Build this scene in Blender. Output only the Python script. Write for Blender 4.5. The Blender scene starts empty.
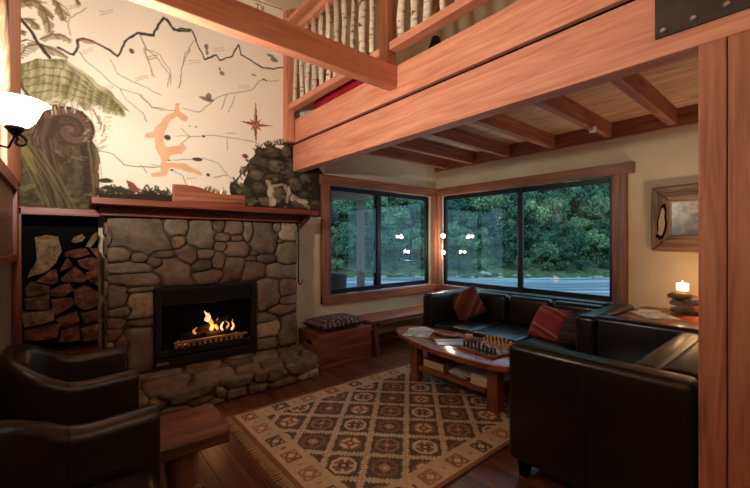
import bpy, bmesh, math, random
import numpy as np
from mathutils import Vector, Matrix

random.seed(7)
rng = np.random.RandomState(11)
S = bpy.context.scene
COL = S.collection

# ------------------------------------------------------------------ camera, world, lights, exposure
F = 371.65
FW = (0.6393, 0.7690)          # viewing direction in plan
RT = (0.7690, -0.6393)         # right of the view in plan
EYE = 1.35
cam_d = bpy.data.cameras.new('camera')
cam_d.sensor_width = 36.0
cam_d.lens = F / 750 * 36.0
cam_d.shift_y = -2.0 / 750
cam_d.clip_start = 0.02
cam_d.clip_end = 400
cam = bpy.data.objects.new('camera', cam_d)
COL.objects.link(cam)
cam.location = (0, 0, EYE)
cam.rotation_euler = (math.pi / 2, 0, -math.asin(FW[0]))
S.camera = cam

W = bpy.data.worlds.new('dusk_sky')
S.world = W
W.use_nodes = True
W.node_tree.nodes['Background'].inputs[0].default_value = (0.40, 0.66, 0.92, 1)
W.node_tree.nodes['Background'].inputs[1].default_value = 1.9

S.view_settings.view_transform = 'Standard'
S.view_settings.look = 'None'
S.view_settings.gamma = 1
S.view_settings.use_curve_mapping = False
S.view_settings.exposure = 0.0

LAMP = (1.0, 0.91, 0.81)
SCONCE_W = 155.0        # visible wall lamp
FILL_W = 60.0          # each of the two added wall lamps out of view
CORNER_W = 9.0         # the two globes of the corner lamp
FIRE_W = 1.6
TABLE_W = 22.0        # shaded lamp on the side table
CANDLE_W = 0.8


def lin(r, g, b):
    def f(c):
        c /= 255.0
        return c / 12.92 if c <= 0.04045 else ((c + 0.055) / 1.055) ** 2.4
    return (f(r), f(g), f(b), 1.0)


# a pixel of the photograph met with a real plane of the room
def ray(px, py):
    u = (px - 375) / F
    return (FW[0] + u * RT[0], FW[1] + u * RT[1], (242 - py) / F)


def onY(px, py, Y):
    r = ray(px, py); t = Y / r[1]
    return Vector((r[0] * t, Y, EYE + r[2] * t))


def onX(px, py, X):
    r = ray(px, py); t = X / r[0]
    return Vector((X, r[1] * t, EYE + r[2] * t))


def onZ(px, py, Z):
    r = ray(px, py); t = (Z - EYE) / r[2]
    return Vector((r[0] * t, r[1] * t, Z))


# ------------------------------------------------------------------ materials
MATS = {}


def nt(name):
    m = bpy.data.materials.new(name)
    m.use_nodes = True
    t = m.node_tree
    return m, t, t.nodes, t.links, t.nodes['Principled BSDF']


def plain(name, c, rough=0.6, metal=0.0, emit=None, es=0.0, spec=None):
    m, t, N, L, B = nt(name)
    B.inputs['Base Color'].default_value = c
    B.inputs['Roughness'].default_value = rough
    B.inputs['Metallic'].default_value = metal
    if spec is not None:
        B.inputs['Specular IOR Level'].default_value = spec
    if emit:
        B.inputs['Emission Color'].default_value = emit
        B.inputs['Emission Strength'].default_value = es
    MATS[name] = m
    return m


def ramp(N, stops):
    r = N.new('ShaderNodeValToRGB')
    e = r.color_ramp.elements
    e[0].position, e[0].color = stops[0]
    e[1].position, e[1].color = stops[-1]
    for p, c in stops[1:-1]:
        q = e.new(p); q.color = c
    return r


def coords(N, L, scale, kind='Object', rnd=True):
    tc = N.new('ShaderNodeTexCoord')
    mp = N.new('ShaderNodeMapping')
    mp.inputs['Scale'].default_value = scale
    L.new(tc.outputs[kind], mp.inputs['Vector'])
    if rnd:
        oi = N.new('ShaderNodeObjectInfo')
        ml = N.new('ShaderNodeVectorMath'); ml.operation = 'SCALE'
        cx = N.new('ShaderNodeCombineXYZ')
        for k in range(3):
            L.new(oi.outputs['Random'], cx.inputs[k])
        L.new(cx.outputs[0], ml.inputs[0]); ml.inputs['Scale'].default_value = 37.0
        L.new(ml.outputs[0], mp.inputs['Location'])
    return mp


def vary(N, L, col, amt):
    oi = N.new('ShaderNodeObjectInfo')
    mr = N.new('ShaderNodeMapRange')
    mr.inputs['To Min'].default_value = 1 - amt
    mr.inputs['To Max'].default_value = 1 + amt
    L.new(oi.outputs['Random'], mr.inputs['Value'])
    hs = N.new('ShaderNodeHueSaturation')
    L.new(mr.outputs[0], hs.inputs['Value'])
    L.new(col, hs.inputs['Color'])
    return hs.outputs[0]


def wood(name, dark, mid, light, axis='X', rough=0.5, dens=1.0, amt=0.12, bump=0.15, knots=True):
    key = name + '_' + axis
    if key in MATS:
        return MATS[key]
    m, t, N, L, B = nt(key)
    lo, hi = 0.8 * dens, 14.0 * dens
    sc = {'X': (lo, hi, hi), 'Y': (hi, lo, hi), 'Z': (hi, hi, lo)}[axis]
    mp = coords(N, L, sc)
    n1 = N.new('ShaderNodeTexNoise')
    n1.inputs['Scale'].default_value = 1.6; n1.inputs['Detail'].default_value = 5; n1.inputs['Distortion'].default_value = 1.2
    L.new(mp.outputs[0], n1.inputs['Vector'])
    n2 = N.new('ShaderNodeTexNoise')
    n2.inputs['Scale'].default_value = 7.0; n2.inputs['Detail'].default_value = 3
    L.new(mp.outputs[0], n2.inputs['Vector'])
    mx = N.new('ShaderNodeMath'); mx.operation = 'MULTIPLY_ADD'
    L.new(n2.outputs[0], mx.inputs[0]); mx.inputs[1].default_value = 0.35
    sb = N.new('ShaderNodeMath'); sb.operation = 'SUBTRACT'
    L.new(n1.outputs[0], sb.inputs[0]); sb.inputs[1].default_value = 0.17
    L.new(sb.outputs[0], mx.inputs[2])
    rp = ramp(N, [(0.30, dark), (0.5, mid), (0.72, light)])
    L.new(mx.outputs[0], rp.inputs[0])
    col = rp.outputs[0]
    if knots:
        mk = coords(N, L, {'X': (1.1, 4, 4), 'Y': (4, 1.1, 4), 'Z': (4, 4, 1.1)}[axis])
        vo = N.new('ShaderNodeTexVoronoi'); vo.inputs['Scale'].default_value = 1.0
        L.new(mk.outputs[0], vo.inputs['Vector'])
        kr = ramp(N, [(0.05, (0.30, 0.25, 0.22, 1)), (0.13, (1, 1, 1, 1))])
        L.new(vo.outputs['Distance'], kr.inputs[0])
        mm = N.new('ShaderNodeMix'); mm.data_type = 'RGBA'; mm.blend_type = 'MULTIPLY'
        mm.inputs[0].default_value = 0.75
        L.new(col, mm.inputs[6]); L.new(kr.outputs[0], mm.inputs[7])
        col = mm.outputs[2]
    L.new(vary(N, L, col, amt), B.inputs['Base Color'])
    B.inputs['Roughness'].default_value = rough
    bp = N.new('ShaderNodeBump'); bp.inputs['Strength'].default_value = bump; bp.inputs['Distance'].default_value = 0.01
    L.new(mx.outputs[0], bp.inputs['Height']); L.new(bp.outputs[0], B.inputs['Normal'])
    MATS[key] = m
    return m


def noisy(name, stops, scale=4.0, rough=0.8, bump=0.3, dist=0.02, amt=0.12, detail=6, spec=0.3, bscale=None, rnd=True):
    m, t, N, L, B = nt(name)
    mp = coords(N, L, (1, 1, 1), rnd=rnd)
    n = N.new('ShaderNodeTexNoise')
    n.inputs['Scale'].default_value = scale; n.inputs['Detail'].default_value = detail; n.inputs['Roughness'].default_value = 0.65
    L.new(mp.outputs[0], n.inputs['Vector'])
    rp = ramp(N, stops)
    L.new(n.outputs[0], rp.inputs[0])
    L.new(vary(N, L, rp.outputs[0], amt) if amt else rp.outputs[0], B.inputs['Base Color'])
    B.inputs['Roughness'].default_value = rough
    B.inputs['Specular IOR Level'].default_value = spec
    h = n
    if bscale:
        h = N.new('ShaderNodeTexNoise'); h.inputs['Scale'].default_value = bscale; h.inputs['Detail'].default_value = 4
        L.new(mp.outputs[0], h.inputs['Vector'])
    if bump:
        bp = N.new('ShaderNodeBump'); bp.inputs['Strength'].default_value = bump; bp.inputs['Distance'].default_value = dist
        L.new(h.outputs[0], bp.inputs['Height']); L.new(bp.outputs[0], B.inputs['Normal'])
    MATS[name] = m
    return m


def attr_mat(name, rough=0.9, bumpscale=None, bump=0.2, spec=0.2):
    m, t, N, L, B = nt(name)
    a = N.new('ShaderNodeAttribute'); a.attribute_name = 'paint'
    L.new(a.outputs['Color'], B.inputs['Base Color'])
    B.inputs['Roughness'].default_value = rough
    B.inputs['Specular IOR Level'].default_value = spec
    if bumpscale:
        mp = coords(N, L, (1, 1, 1), rnd=False)
        n = N.new('ShaderNodeTexNoise'); n.inputs['Scale'].default_value = bumpscale; n.inputs['Detail'].default_value = 4
        L.new(mp.outputs[0], n.inputs['Vector'])
        bp = N.new('ShaderNodeBump'); bp.inputs['Strength'].default_value = bump; bp.inputs['Distance'].default_value = 0.01
        L.new(n.outputs[0], bp.inputs['Height']); L.new(bp.outputs[0], B.inputs['Normal'])
    MATS[name] = m
    return m


def TIMBER(ax): return wood('timber', lin(184, 114, 85), lin(203, 133, 102), lin(217, 150, 119), ax, 0.6, amt=0.07, bump=0.05)
def POSTW(ax): return wood('post_wood', lin(146, 88, 64), lin(172, 108, 80), lin(190, 126, 96), ax, 0.65, amt=0.04, bump=0.05)
def JOIST(ax): return wood('joist_wood', lin(112, 62, 40), lin(150, 88, 58), lin(176, 112, 78), ax, 0.6, amt=0.12)
def REDWOOD(ax): return wood('red_wood', lin(82, 34, 22), lin(120, 54, 34), lin(146, 74, 48), ax, 0.42, amt=0.08)
def CASING(ax): return wood('casing_wood', lin(92, 48, 30), lin(136, 78, 50), lin(164, 102, 68), ax, 0.45, amt=0.1)
def FLOORW(ax): return wood('floor_wood', lin(66, 36, 24), lin(104, 60, 38), lin(130, 80, 52), ax, 0.32, dens=0.8, amt=0.16, bump=0.06)
def DECKW(ax): return wood('deck_board', lin(168, 118, 80), lin(202, 154, 112), lin(220, 176, 134), ax, 0.6, amt=0.12)
def TABLEW(ax): return wood('table_wood', lin(84, 42, 24), lin(150, 84, 48), lin(186, 116, 72), ax, 0.28, dens=0.9, amt=0.06)
def CHESTW(ax): return wood('chest_wood', lin(86, 42, 26), lin(132, 72, 46), lin(160, 98, 66), ax, 0.5, amt=0.08)
def DRIFT(ax): return wood('rustic_wood', lin(70, 50, 36), lin(120, 88, 64), lin(160, 126, 96), ax, 0.7, amt=0.08, bump=0.5)


leather = noisy('black_leather', [(0.35, lin(14, 10, 9)), (0.65, lin(23, 17, 15))], 6, 0.30, 0.12, 0.01, 0.0, 5, 0.5, 22)
leather_brown = noisy('brown_leather', [(0.35, lin(20, 13, 10)), (0.65, lin(32, 21, 16))], 6, 0.33, 0.12, 0.01, 0.0, 5, 0.5, 22)
seam_m = plain('leather_seam', lin(14, 10, 8), 0.6)
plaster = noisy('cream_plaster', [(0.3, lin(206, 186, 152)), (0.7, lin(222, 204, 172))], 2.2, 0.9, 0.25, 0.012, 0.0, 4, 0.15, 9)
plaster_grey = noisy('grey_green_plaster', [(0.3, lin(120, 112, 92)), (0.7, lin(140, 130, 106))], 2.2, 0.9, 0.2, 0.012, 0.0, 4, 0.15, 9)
stone_ms = [
    noisy('stone_olive', [(0.3, lin(86, 73, 58)), (0.52, lin(124, 106, 86)), (0.75, lin(150, 131, 109))], 7, 0.92, 0.7, 0.02, 0.16, 8, 0.2, 16),
    noisy('stone_brown', [(0.3, lin(80, 61, 48)), (0.52, lin(118, 93, 74)), (0.75, lin(144, 118, 96))], 6, 0.92, 0.7, 0.02, 0.16, 8, 0.2, 14),
    noisy('stone_dark', [(0.3, lin(56, 50, 42)), (0.52, lin(84, 74, 62)), (0.75, lin(108, 98, 84))], 6, 0.9, 0.7, 0.02, 0.12, 8, 0.2, 14),
    noisy('stone_pale', [(0.30, lin(100, 80, 64)), (0.45, lin(168, 142, 116)), (0.75, lin(192, 166, 140))], 26, 0.92, 0.6, 0.015, 0.08, 6, 0.2, 20),
    noisy('stone_rust', [(0.3, lin(96, 70, 50)), (0.52, lin(130, 100, 74)), (0.75, lin(156, 124, 96))], 9, 0.92, 0.6, 0.02, 0.1, 8, 0.2, 16),
]
mortar = noisy('mortar', [(0.3, lin(66, 58, 46)), (0.7, lin(98, 86, 70))], 12, 0.95, 0.5, 0.02, 0.0, 5, 0.1)
iron = noisy('black_iron', [(0.3, lin(9, 8, 8)), (0.7, lin(16, 15, 14))], 8, 0.5, 0.1, 0.01, 0.0, 4, 0.4)
soot_shade = plain('soot_shade_black', lin(10, 9, 9), 0.9, spec=0.1)  # firebox soot, black feet and linings, and shade in beam gap and hole
brass = plain('aged_brass', lin(150, 110, 80), 0.45, 0.6)
cast = noisy('firelit_cast_iron', [(0.3, lin(140, 104, 80)), (0.7, lin(186, 144, 114))], 10, 0.7, 0.2, 0.01, 0.0, 4, 0.3)  # tan carries the firelight falling on the grate fret
alu = plain('black_aluminium', lin(14, 15, 16), 0.4, 0.3)
white_wax = plain('glowing_wax', lin(255, 236, 200), 0.5, emit=(1, 0.66, 0.36, 1), es=2.2)
flame_m = plain('flame', lin(255, 200, 120), 0.6, emit=(1, 0.36, 0.14, 1), es=0.5)
flame_w = plain('flame_core', lin(255, 220, 160), 0.6, emit=(1, 0.58, 0.34, 1), es=1.0)
ember_m = plain('ember', lin(200, 60, 40), 0.8, emit=(1, 0.12, 0.06, 1), es=0.6)
bulb_m = plain('lit_globe', lin(255, 240, 220), 0.5, emit=(1, 0.80, 0.60, 1), es=30.0)
bowl_m = plain('lit_bowl_glass', lin(255, 244, 226), 0.4, emit=(1, 0.84, 0.66, 1), es=5.5)
steel = noisy('rusty_steel', [(0.3, lin(40, 32, 26)), (0.7, lin(64, 50, 38))], 14, 0.6, 0.25, 0.01, 0.0, 6, 0.4)
bolt_m = plain('bolt_steel', lin(150, 140, 128), 0.4, 0.7)
paper_w = plain('paper_white', lin(226, 222, 214), 0.7)
paper_p = plain('page_edges', lin(214, 196, 164), 0.8)
red_cover = plain('red_book_cover', lin(132, 30, 34), 0.45)
dark_cover = plain('dark_book_cover', lin(60, 62, 66), 0.45)
cloth_red = noisy('red_cloth', [(0.3, lin(132, 22, 34)), (0.7, lin(168, 36, 48))], 8, 0.9, 0.3, 0.02, 0.1, 4, 0.1)
grey_paint = plain('grey_porch_paint', lin(104, 92, 78), 0.8)
bark = noisy('tree_bark', [(0.3, lin(60, 50, 40)), (0.7, lin(96, 84, 68))], 8, 0.95, 0.5, 0.03, 0.1)
grass_m = noisy('bank_grass', [(0.36, lin(40, 60, 40)), (0.5, lin(74, 96, 56)), (0.64, lin(104, 110, 82))], 1.6, 0.95, 0.3, 0.1, 0.0)
hill_m = noisy('hill_ground', [(0.3, lin(44, 70, 42)), (0.7, lin(76, 104, 62))], 0.6, 0.95, 0.3, 0.1, 0.0)
gravel_m = noisy('bank_rock', [(0.3, lin(120, 120, 116)), (0.7, lin(180, 178, 170))], 2, 0.9, 0.4, 0.05, 0.15)


def leaf_mat(name, a, b):
    m, t, N, L, B = nt(name)
    oi = N.new('ShaderNodeObjectInfo')
    mp = coords(N, L, (1, 1, 1))
    n = N.new('ShaderNodeTexNoise'); n.inputs['Scale'].default_value = 1.1; n.inputs['Detail'].default_value = 3
    L.new(mp.outputs[0], n.inputs['Vector'])
    ad = N.new('ShaderNodeMath'); ad.operation = 'MULTIPLY_ADD'
    L.new(oi.outputs['Random'], ad.inputs[0]); ad.inputs[1].default_value = 0.5
    L.new(n.outputs[0], ad.inputs[2])
    rp = ramp(N, [(0.4, a), (1.05, b)])
    L.new(ad.outputs[0], rp.inputs[0])
    L.new(rp.outputs[0], B.inputs['Base Color'])
    B.inputs['Roughness'].default_value = 0.8
    B.inputs['Specular IOR Level'].default_value = 0.15
    MATS[name] = m
    return m


leaf_ms = [leaf_mat('bush_leaf', lin(52, 90, 70), lin(112, 148, 108)), leaf_mat('bush_leaf_dark', lin(40, 72, 60), lin(80, 118, 94)),
           leaf_mat('bush_leaf_light', lin(66, 108, 78), lin(136, 166, 116))]


def glass_mat():
    m = bpy.data.materials.new('window_glass'); m.use_nodes = True
    t = m.node_tree; N, L = t.nodes, t.links
    N.remove(N['Principled BSDF'])
    tr = N.new('ShaderNodeBsdfTransparent'); tr.inputs[0].default_value = (0.93, 0.97, 0.96, 1)
    gl = N.new('ShaderNodeBsdfGlossy'); gl.inputs['Roughness'].default_value = 0.01
    fr = N.new('ShaderNodeFresnel'); fr.inputs['IOR'].default_value = 1.55
    mx = N.new('ShaderNodeMixShader')
    ge = N.new('ShaderNodeNewGeometry'); io = N.new('ShaderNodeMapRange')
    io.inputs['To Min'].default_value = 1.4; io.inputs['To Max'].default_value = 1 / 1.4
    L.new(ge.outputs['Backfacing'], io.inputs['Value']); L.new(io.outputs[0], fr.inputs['IOR'])
    L.new(fr.outputs[0], mx.inputs[0]); L.new(tr.outputs[0], mx.inputs[1]); L.new(gl.outputs[0], mx.inputs[2])
    L.new(mx.outputs[0], N['Material Output'].inputs[0])
    return m


glass = glass_mat()


def water_mat():
    m, t, N, L, B = nt('river_water')
    mp = coords(N, L, (1, 1, 1), rnd=False)
    rot = N.new('ShaderNodeVectorRotate'); rot.rotation_type = 'Z_AXIS'; rot.inputs['Angle'].default_value = 0.69
    L.new(mp.outputs[0], rot.inputs['Vector'])
    m2 = N.new('ShaderNodeMapping'); m2.inputs['Scale'].default_value = (0.10, 0.9, 1)
    L.new(rot.outputs[0], m2.inputs['Vector'])
    n = N.new('ShaderNodeTexNoise'); n.inputs['Scale'].default_value = 1.0; n.inputs['Detail'].default_value = 6
    L.new(m2.outputs[0], n.inputs['Vector'])
    rp = ramp(N, [(0.36, lin(104, 118, 132)), (0.54, lin(156, 168, 180)), (0.68, lin(214, 220, 228))])
    L.new(n.outputs[0], rp.inputs[0]); L.new(rp.outputs[0], B.inputs['Base Color'])
    B.inputs['Roughness'].default_value = 0.35
    bp = N.new('ShaderNodeBump'); bp.inputs['Strength'].default_value = 0.6; bp.inputs['Distance'].default_value = 0.2
    L.new(n.outputs[0], bp.inputs['Height']); L.new(bp.outputs[0], B.inputs['Normal'])
    return m


def stripes(name, cols, axis=0, scale=1.0, kind='Generated', rough=0.9):
    m, t, N, L, B = nt(name)
    tc = N.new('ShaderNodeTexCoord'); sx = N.new('ShaderNodeSeparateXYZ')
    L.new(tc.outputs[kind], sx.inputs[0])
    mu = N.new('ShaderNodeMath'); mu.operation = 'MULTIPLY'; mu.inputs[1].default_value = scale
    L.new(sx.outputs[axis], mu.inputs[0])
    fr = N.new('ShaderNodeMath'); fr.operation = 'FRACT'; L.new(mu.outputs[0], fr.inputs[0])
    rp = N.new('ShaderNodeValToRGB'); rp.color_ramp.interpolation = 'CONSTANT'
    e = rp.color_ramp.elements
    e[0].position, e[0].color = cols[0]
    e[1].position, e[1].color = cols[1]
    for p, c in cols[2:]:
        q = e.new(p); q.color = c
    L.new(fr.outputs[0], rp.inputs[0]); L.new(rp.outputs[0], B.inputs['Base Color'])
    B.inputs['Roughness'].default_value = rough
    B.inputs['Specular IOR Level'].default_value = 0.1
    return m


# ------------------------------------------------------------------ mesh building
class MB:
    def __init__(s):
        s.v = []; s.f = []

    def add(s, vs, fs):
        k = len(s.v)
        s.v += [tuple(p) for p in vs]
        s.f += [tuple(i + k for i in f) for f in fs]
        return s

    def box(s, x0, x1, y0, y1, z0, z1, M=None):
        if x0 > x1: x0, x1 = x1, x0
        if y0 > y1: y0, y1 = y1, y0
        if z0 > z1: z0, z1 = z1, z0
        vs = [(x0, y0, z0), (x1, y0, z0), (x1, y1, z0), (x0, y1, z0), (x0, y0, z1), (x1, y0, z1), (x1, y1, z1), (x0, y1, z1)]
        if M: vs = [M @ Vector(p) for p in vs]
        return s.add(vs, [(0, 3, 2, 1), (4, 5, 6, 7), (0, 1, 5, 4), (1, 2, 6, 5), (2, 3, 7, 6), (3, 0, 4, 7)])

    def prism(s, pts, n):            # polygon in 3-D swept along vector n
        n = Vector(n); k = len(pts)
        a = [Vector(p) for p in pts]; b = [p + n for p in a]
        fs = [tuple(range(k)), tuple(range(2 * k - 1, k - 1, -1))]
        fs += [(i, i + k, (i + 1) % k + k, (i + 1) % k) for i in range(k)]
        return s.add(a + b, fs)

    def tube(s, path, rad, seg=10, cap=True):
        path = [Vector(p) for p in path]
        if not hasattr(rad, '__len__'): rad = [rad] * len(path)
        rings = []; up = Vector((0.13, 0.21, 0.97))
        for i, p in enumerate(path):
            d = (path[min(i + 1, len(path) - 1)] - path[max(i - 1, 0)]).normalized()
            a = d.cross(up)
            if a.length < 0.05: a = d.cross(Vector((1, 0, 0)))
            a.normalize(); b = d.cross(a)
            rings.append([p + (a * math.cos(2 * math.pi * k / seg) + b * math.sin(2 * math.pi * k / seg)) * rad[i] for k in range(seg)])
        vs = [q for r in rings for q in r]; fs = []
        for i in range(len(rings) - 1):
            for k in range(seg):
                fs.append((i * seg + k, i * seg + (k + 1) % seg, (i + 1) * seg + (k + 1) % seg, (i + 1) * seg + k))
        if cap:
            fs.append(tuple(range(seg - 1, -1, -1)))
            fs.append(tuple((len(rings) - 1) * seg + k for k in range(seg)))
        return s.add(vs, fs)

    def lathe(s, prof, c=(0, 0, 0), seg=20, wav=0.0, nw=6, cap=True):
        vs = []; fs = []
        for i, (r, z) in enumerate(prof):
            for k in range(seg):
                a = 2 * math.pi * k / seg
                rr = r * (1 + wav * math.cos(nw * a) * (i / max(1, len(prof) - 1)))
                vs.append((c[0] + rr * math.cos(a), c[1] + rr * math.sin(a), c[2] + z))
        for i in range(len(prof) - 1):
            for k in range(seg):
                fs.append((i * seg + k, i * seg + (k + 1) % seg, (i + 1) * seg + (k + 1) % seg, (i + 1) * seg + k))
        if cap:
            fs.append(tuple(range(seg - 1, -1, -1)))
            fs.append(tuple((len(prof) - 1) * seg + k for k in range(seg)))
        return s.add(vs, fs)

    def mesh(s, name, off=(0, 0, 0)):
        me = bpy.data.meshes.new(name)
        o = Vector(off)
        me.from_pydata([tuple(Vector(p) - o) for p in s.v], [], s.f)
        bm = bmesh.new(); bm.from_mesh(me)
        bmesh.ops.recalc_face_normals(bm, faces=bm.faces)
        bm.to_mesh(me); bm.free()
        return me

    def build(s, name, mat, parent=None, bevel=0, seg=2, smooth=False, off=None):
        o = parent
        base = Vector((0, 0, 0))
        while o is not None:
            base += o.location; o = o.parent
        if off is not None: base = Vector(off)
        me = s.mesh(name, base)
        return link(name, me, mat, parent, bevel, seg, smooth)


def link(name, me, mat, parent=None, bevel=0, seg=2, smooth=False):
    ob = bpy.data.objects.new(name, me)
    COL.objects.link(ob)
    if mat and not me.materials: me.materials.append(mat)
    if parent is not None: ob.parent = parent
    if smooth:
        me.polygons.foreach_set('use_smooth', [True] * len(me.polygons))
    if bevel:
        b = ob.modifiers.new('bevel', 'BEVEL'); b.width = bevel; b.segments = seg; b.limit_method = 'ANGLE'
        b.angle_limit = math.radians(40); b.harden_normals = False
        if seg > 2:
            me.polygons.foreach_set('use_smooth', [True] * len(me.polygons))
    return ob


def tag(o, label, cat, group=None):
    o['label'] = label; o['category'] = cat
    if group: o['group'] = group
    return o


def thing(name, label, cat, loc=(0, 0, 0), group=None):
    o = bpy.data.objects.new(name, None)
    COL.objects.link(o); o.location = loc; o.empty_display_size = 0.1
    return tag(o, label, cat, group)


def struct(o, label=None, cat=None):
    o['kind'] = 'structure'
    if label: o['label'] = label
    if cat: o['category'] = cat
    return o


def setting(name, label, cat, loc=(0, 0, 0)):
    o = bpy.data.objects.new(name, None)
    COL.objects.link(o); o.location = loc
    return struct(o, label, cat)


def B1(*a):
    return MB().box(*a)


def origin(o, loc):                 # moves the origin of a single-mesh thing to its base
    loc = Vector(loc)
    o.data.transform(Matrix.Translation(-loc)); o.location = loc
    return o


def copy_tree(o, parent=None):
    c = o.copy(); COL.objects.link(c); c.parent = parent
    for ch in list(o.children): copy_tree(ch, c)
    return c


def point(name, loc, watts, rad, col=LAMP, parent=None):
    d = bpy.data.lights.new(name, 'POINT'); d.energy = watts; d.color = col; d.shadow_soft_size = rad
    o = bpy.data.objects.new(name, d); COL.objects.link(o); o.location = loc
    if parent: o.parent = parent
    return o


ORD = ['first', 'second', 'third', 'fourth', 'fifth', 'sixth', 'seventh', 'eighth', 'ninth', 'tenth', 'eleventh', 'twelfth']

# ------------------------------------------------------------------ room dimensions
YF = 3.85      # fireplace wall
XW = 4.44      # river-window wall
XL = -0.29     # short wall on the left, with the lamp
XB, YB = -2.4, -2.6
ZC = 4.9
BEAM_X = 1.98

# floor with planks along Y
floor = setting('floor', 'reddish brown timber floor of long narrow planks', 'floor')
fx = XB; pw = 0.118; k = 0
lens = [1.9, 2.7, 2.3, 3.1]
meshes = {}
while fx < XW + 0.02:
    y = YB - (k % 4) * 0.55; j = 0
    while y < YF:
        ln = lens[(k * 3 + j) % 4]
        y0, y1 = max(y, YB), min(y + ln, YF)
        if y1 - y0 > 0.05:
            m = B1(0, pw - 0.003, 0, (y1 - y0) - 0.003, -0.03, 0.0).build('plank', FLOORW('Y'), floor)
            m.location = (fx, y0, 0.0)
        y += ln; j += 1
    fx += pw; k += 1
B1(XB - .1, XW + .1, YB - .1, YF + .1, -0.12, -0.031).build('subfloor', soot_shade, floor)

# walls
WX0, WX1 = 2.42, 4.36         # left window opening along X
WZ0, WZ1 = 0.68, 2.07
WY0, WY1 = 1.40, 3.77         # right window opening along Y
T = 0.14
wall_back = setting('wall_back', 'tall cream plaster wall behind the stone fireplace', 'wall')
b = MB()
b.box(XB, WX0, YF, YF + T, -0.1, ZC); b.box(WX1, XW + T, YF, YF + T, -0.1, ZC)
b.box(WX0, WX1, YF, YF + T, -0.1, WZ0); b.box(WX0, WX1, YF, YF + T, WZ1, ZC)
b.build('plaster', plaster, wall_back)
wall_right = setting('wall_right', 'cream plaster wall holding the wide river window', 'wall')
b = MB()
b.box(XW, XW + T, YB, WY0, -0.1, ZC); b.box(XW, XW + T, WY1, YF, -0.1, ZC)
b.box(XW, XW + T, WY0, WY1, -0.1, WZ0); b.box(XW, XW + T, WY0, WY1, WZ1, ZC)
b.build('plaster', plaster, wall_right)
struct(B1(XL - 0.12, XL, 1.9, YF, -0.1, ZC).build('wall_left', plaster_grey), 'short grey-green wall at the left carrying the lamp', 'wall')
struct(B1(XB - T, XB, YB, YF, -0.1, ZC).build('wall_far_left', plaster), 'cream wall beyond the left edge', 'wall')
struct(B1(XB - T, XW + T, YB - T, YB, -0.1, ZC).build('wall_behind', plaster), 'cream wall behind the viewer', 'wall')
ceil = setting('ceiling', 'high boarded timber ceiling', 'ceiling')
for i in range(23):
    x = XB + i * 0.3
    B1(x, x + 0.296, YB, YF, ZC, ZC + 0.03).build('ceiling_board', DECKW('Y'), ceil)
B1(XB - T, XW + T, YB - T, YF + T, ZC + 0.031, ZC + 0.1).build('roof_deck', DECKW('Y'), ceil)
struct(B1(2.0, XW, YF - 0.02, YF, 0.0, 0.11).build('baseboard_back', CASING('X'), bevel=0.004), 'brown timber baseboard under the left window', 'baseboard')
struct(B1(XW - 0.02, XW, YB, YF - 0.021, 0.0, 0.11).build('baseboard_right', CASING('Y'), bevel=0.004), 'brown timber baseboard under the river window', 'baseboard')

# ------------------------------------------------------------------ mural painted on the wall above the mantel
RES = 0.006
MX0, MX1, MZ0, MZ1 = XL + 0.001, 2.40, 1.56, 3.95
gx = np.arange(MX0, MX1 + RES, RES); gz = np.arange(MZ0, MZ1 + RES, RES)
GX, GZ = np.meshgrid(gx, gz)
img = np.zeros(GX.shape + (3,)); img[:] = lin(240, 229, 210)[:3]


def vnoise(scale, seed, shape=None, X=None, Y=None):
    X = GX if X is None else X; Y = GZ if Y is None else Y
    r = np.random.RandomState(seed); g = r.rand(97, 97)
    u = X * scale + 500.3; v = Y * scale + 300.7
    i = np.floor(u).astype(int); j = np.floor(v).astype(int)
    fu = u - i; fv = v - j
    fu = fu * fu * (3 - 2 * fu); fv = fv * fv * (3 - 2 * fv)
    g00 = g[i % 97, j % 97]; g10 = g[(i + 1) % 97, j % 97]; g01 = g[i % 97, (j + 1) % 97]; g11 = g[(i + 1) % 97, (j + 1) % 97]
    return (g00 * (1 - fu) + g10 * fu) * (1 - fv) + (g01 * (1 - fu) + g11 * fu) * fv


img *= (0.95 + 0.1 * vnoise(3.0, 1))[..., None]
WX = GX + 0.022 * (vnoise(9, 31) - 0.5) + 0.010 * (vnoise(26, 32) - 0.5)
WZ = GZ + 0.022 * (vnoise(9, 33) - 0.5) + 0.010 * (vnoise(26, 34) - 0.5)
WAVY = (WX, WZ)


def P(pts, sx=3.937, ox=0, oy=0):     # crop coordinates of the photograph -> points on the wall
    out = []
    for a, c in pts:
        q = onY(ox + a / sx, oy + c / sx, YF)
        out.append((q.x, q.z))
    return out


def mixc(mask, col):
    global img
    img = img * (1 - mask[..., None]) + np.array(col[:3]) * mask[..., None]


def segdist(p, q):
    d = np.array(q) - np.array(p); L2 = max(1e-9, d @ d)
    t = np.clip(((WX - p[0]) * d[0] + (WZ - p[1]) * d[1]) / L2, 0, 1)
    return np.hypot(WX - p[0] - t * d[0], WZ - p[1] - t * d[1])


def stroke(pts, w, col, op=1.0, soft=None):
    soft = soft or RES * 0.8
    ds = None
    for p, q in zip(pts[:-1], pts[1:]):
        d = segdist(p, q)
        ds = d if ds is None else np.minimum(ds, d)
    mixc(np.clip((w - ds) / soft + 0.5, 0, 1) * op, col)


def poly(pts, col, op=1.0, mod=None):
    ins = np.zeros(GX.shape, bool); n = len(pts)
    for i in range(n):
        x1, z1 = pts[i]; x2, z2 = pts[(i + 1) % n]
        c = ((z1 > WZ) != (z2 > WZ))
        xx = (x2 - x1) * (WZ - z1) / (z2 - z1 + 1e-12) + x1
        ins ^= c & (WX < xx)
    m = ins.astype(float) * op
    if mod is not None: m = m * mod
    mixc(m, col)
    return ins


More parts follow.
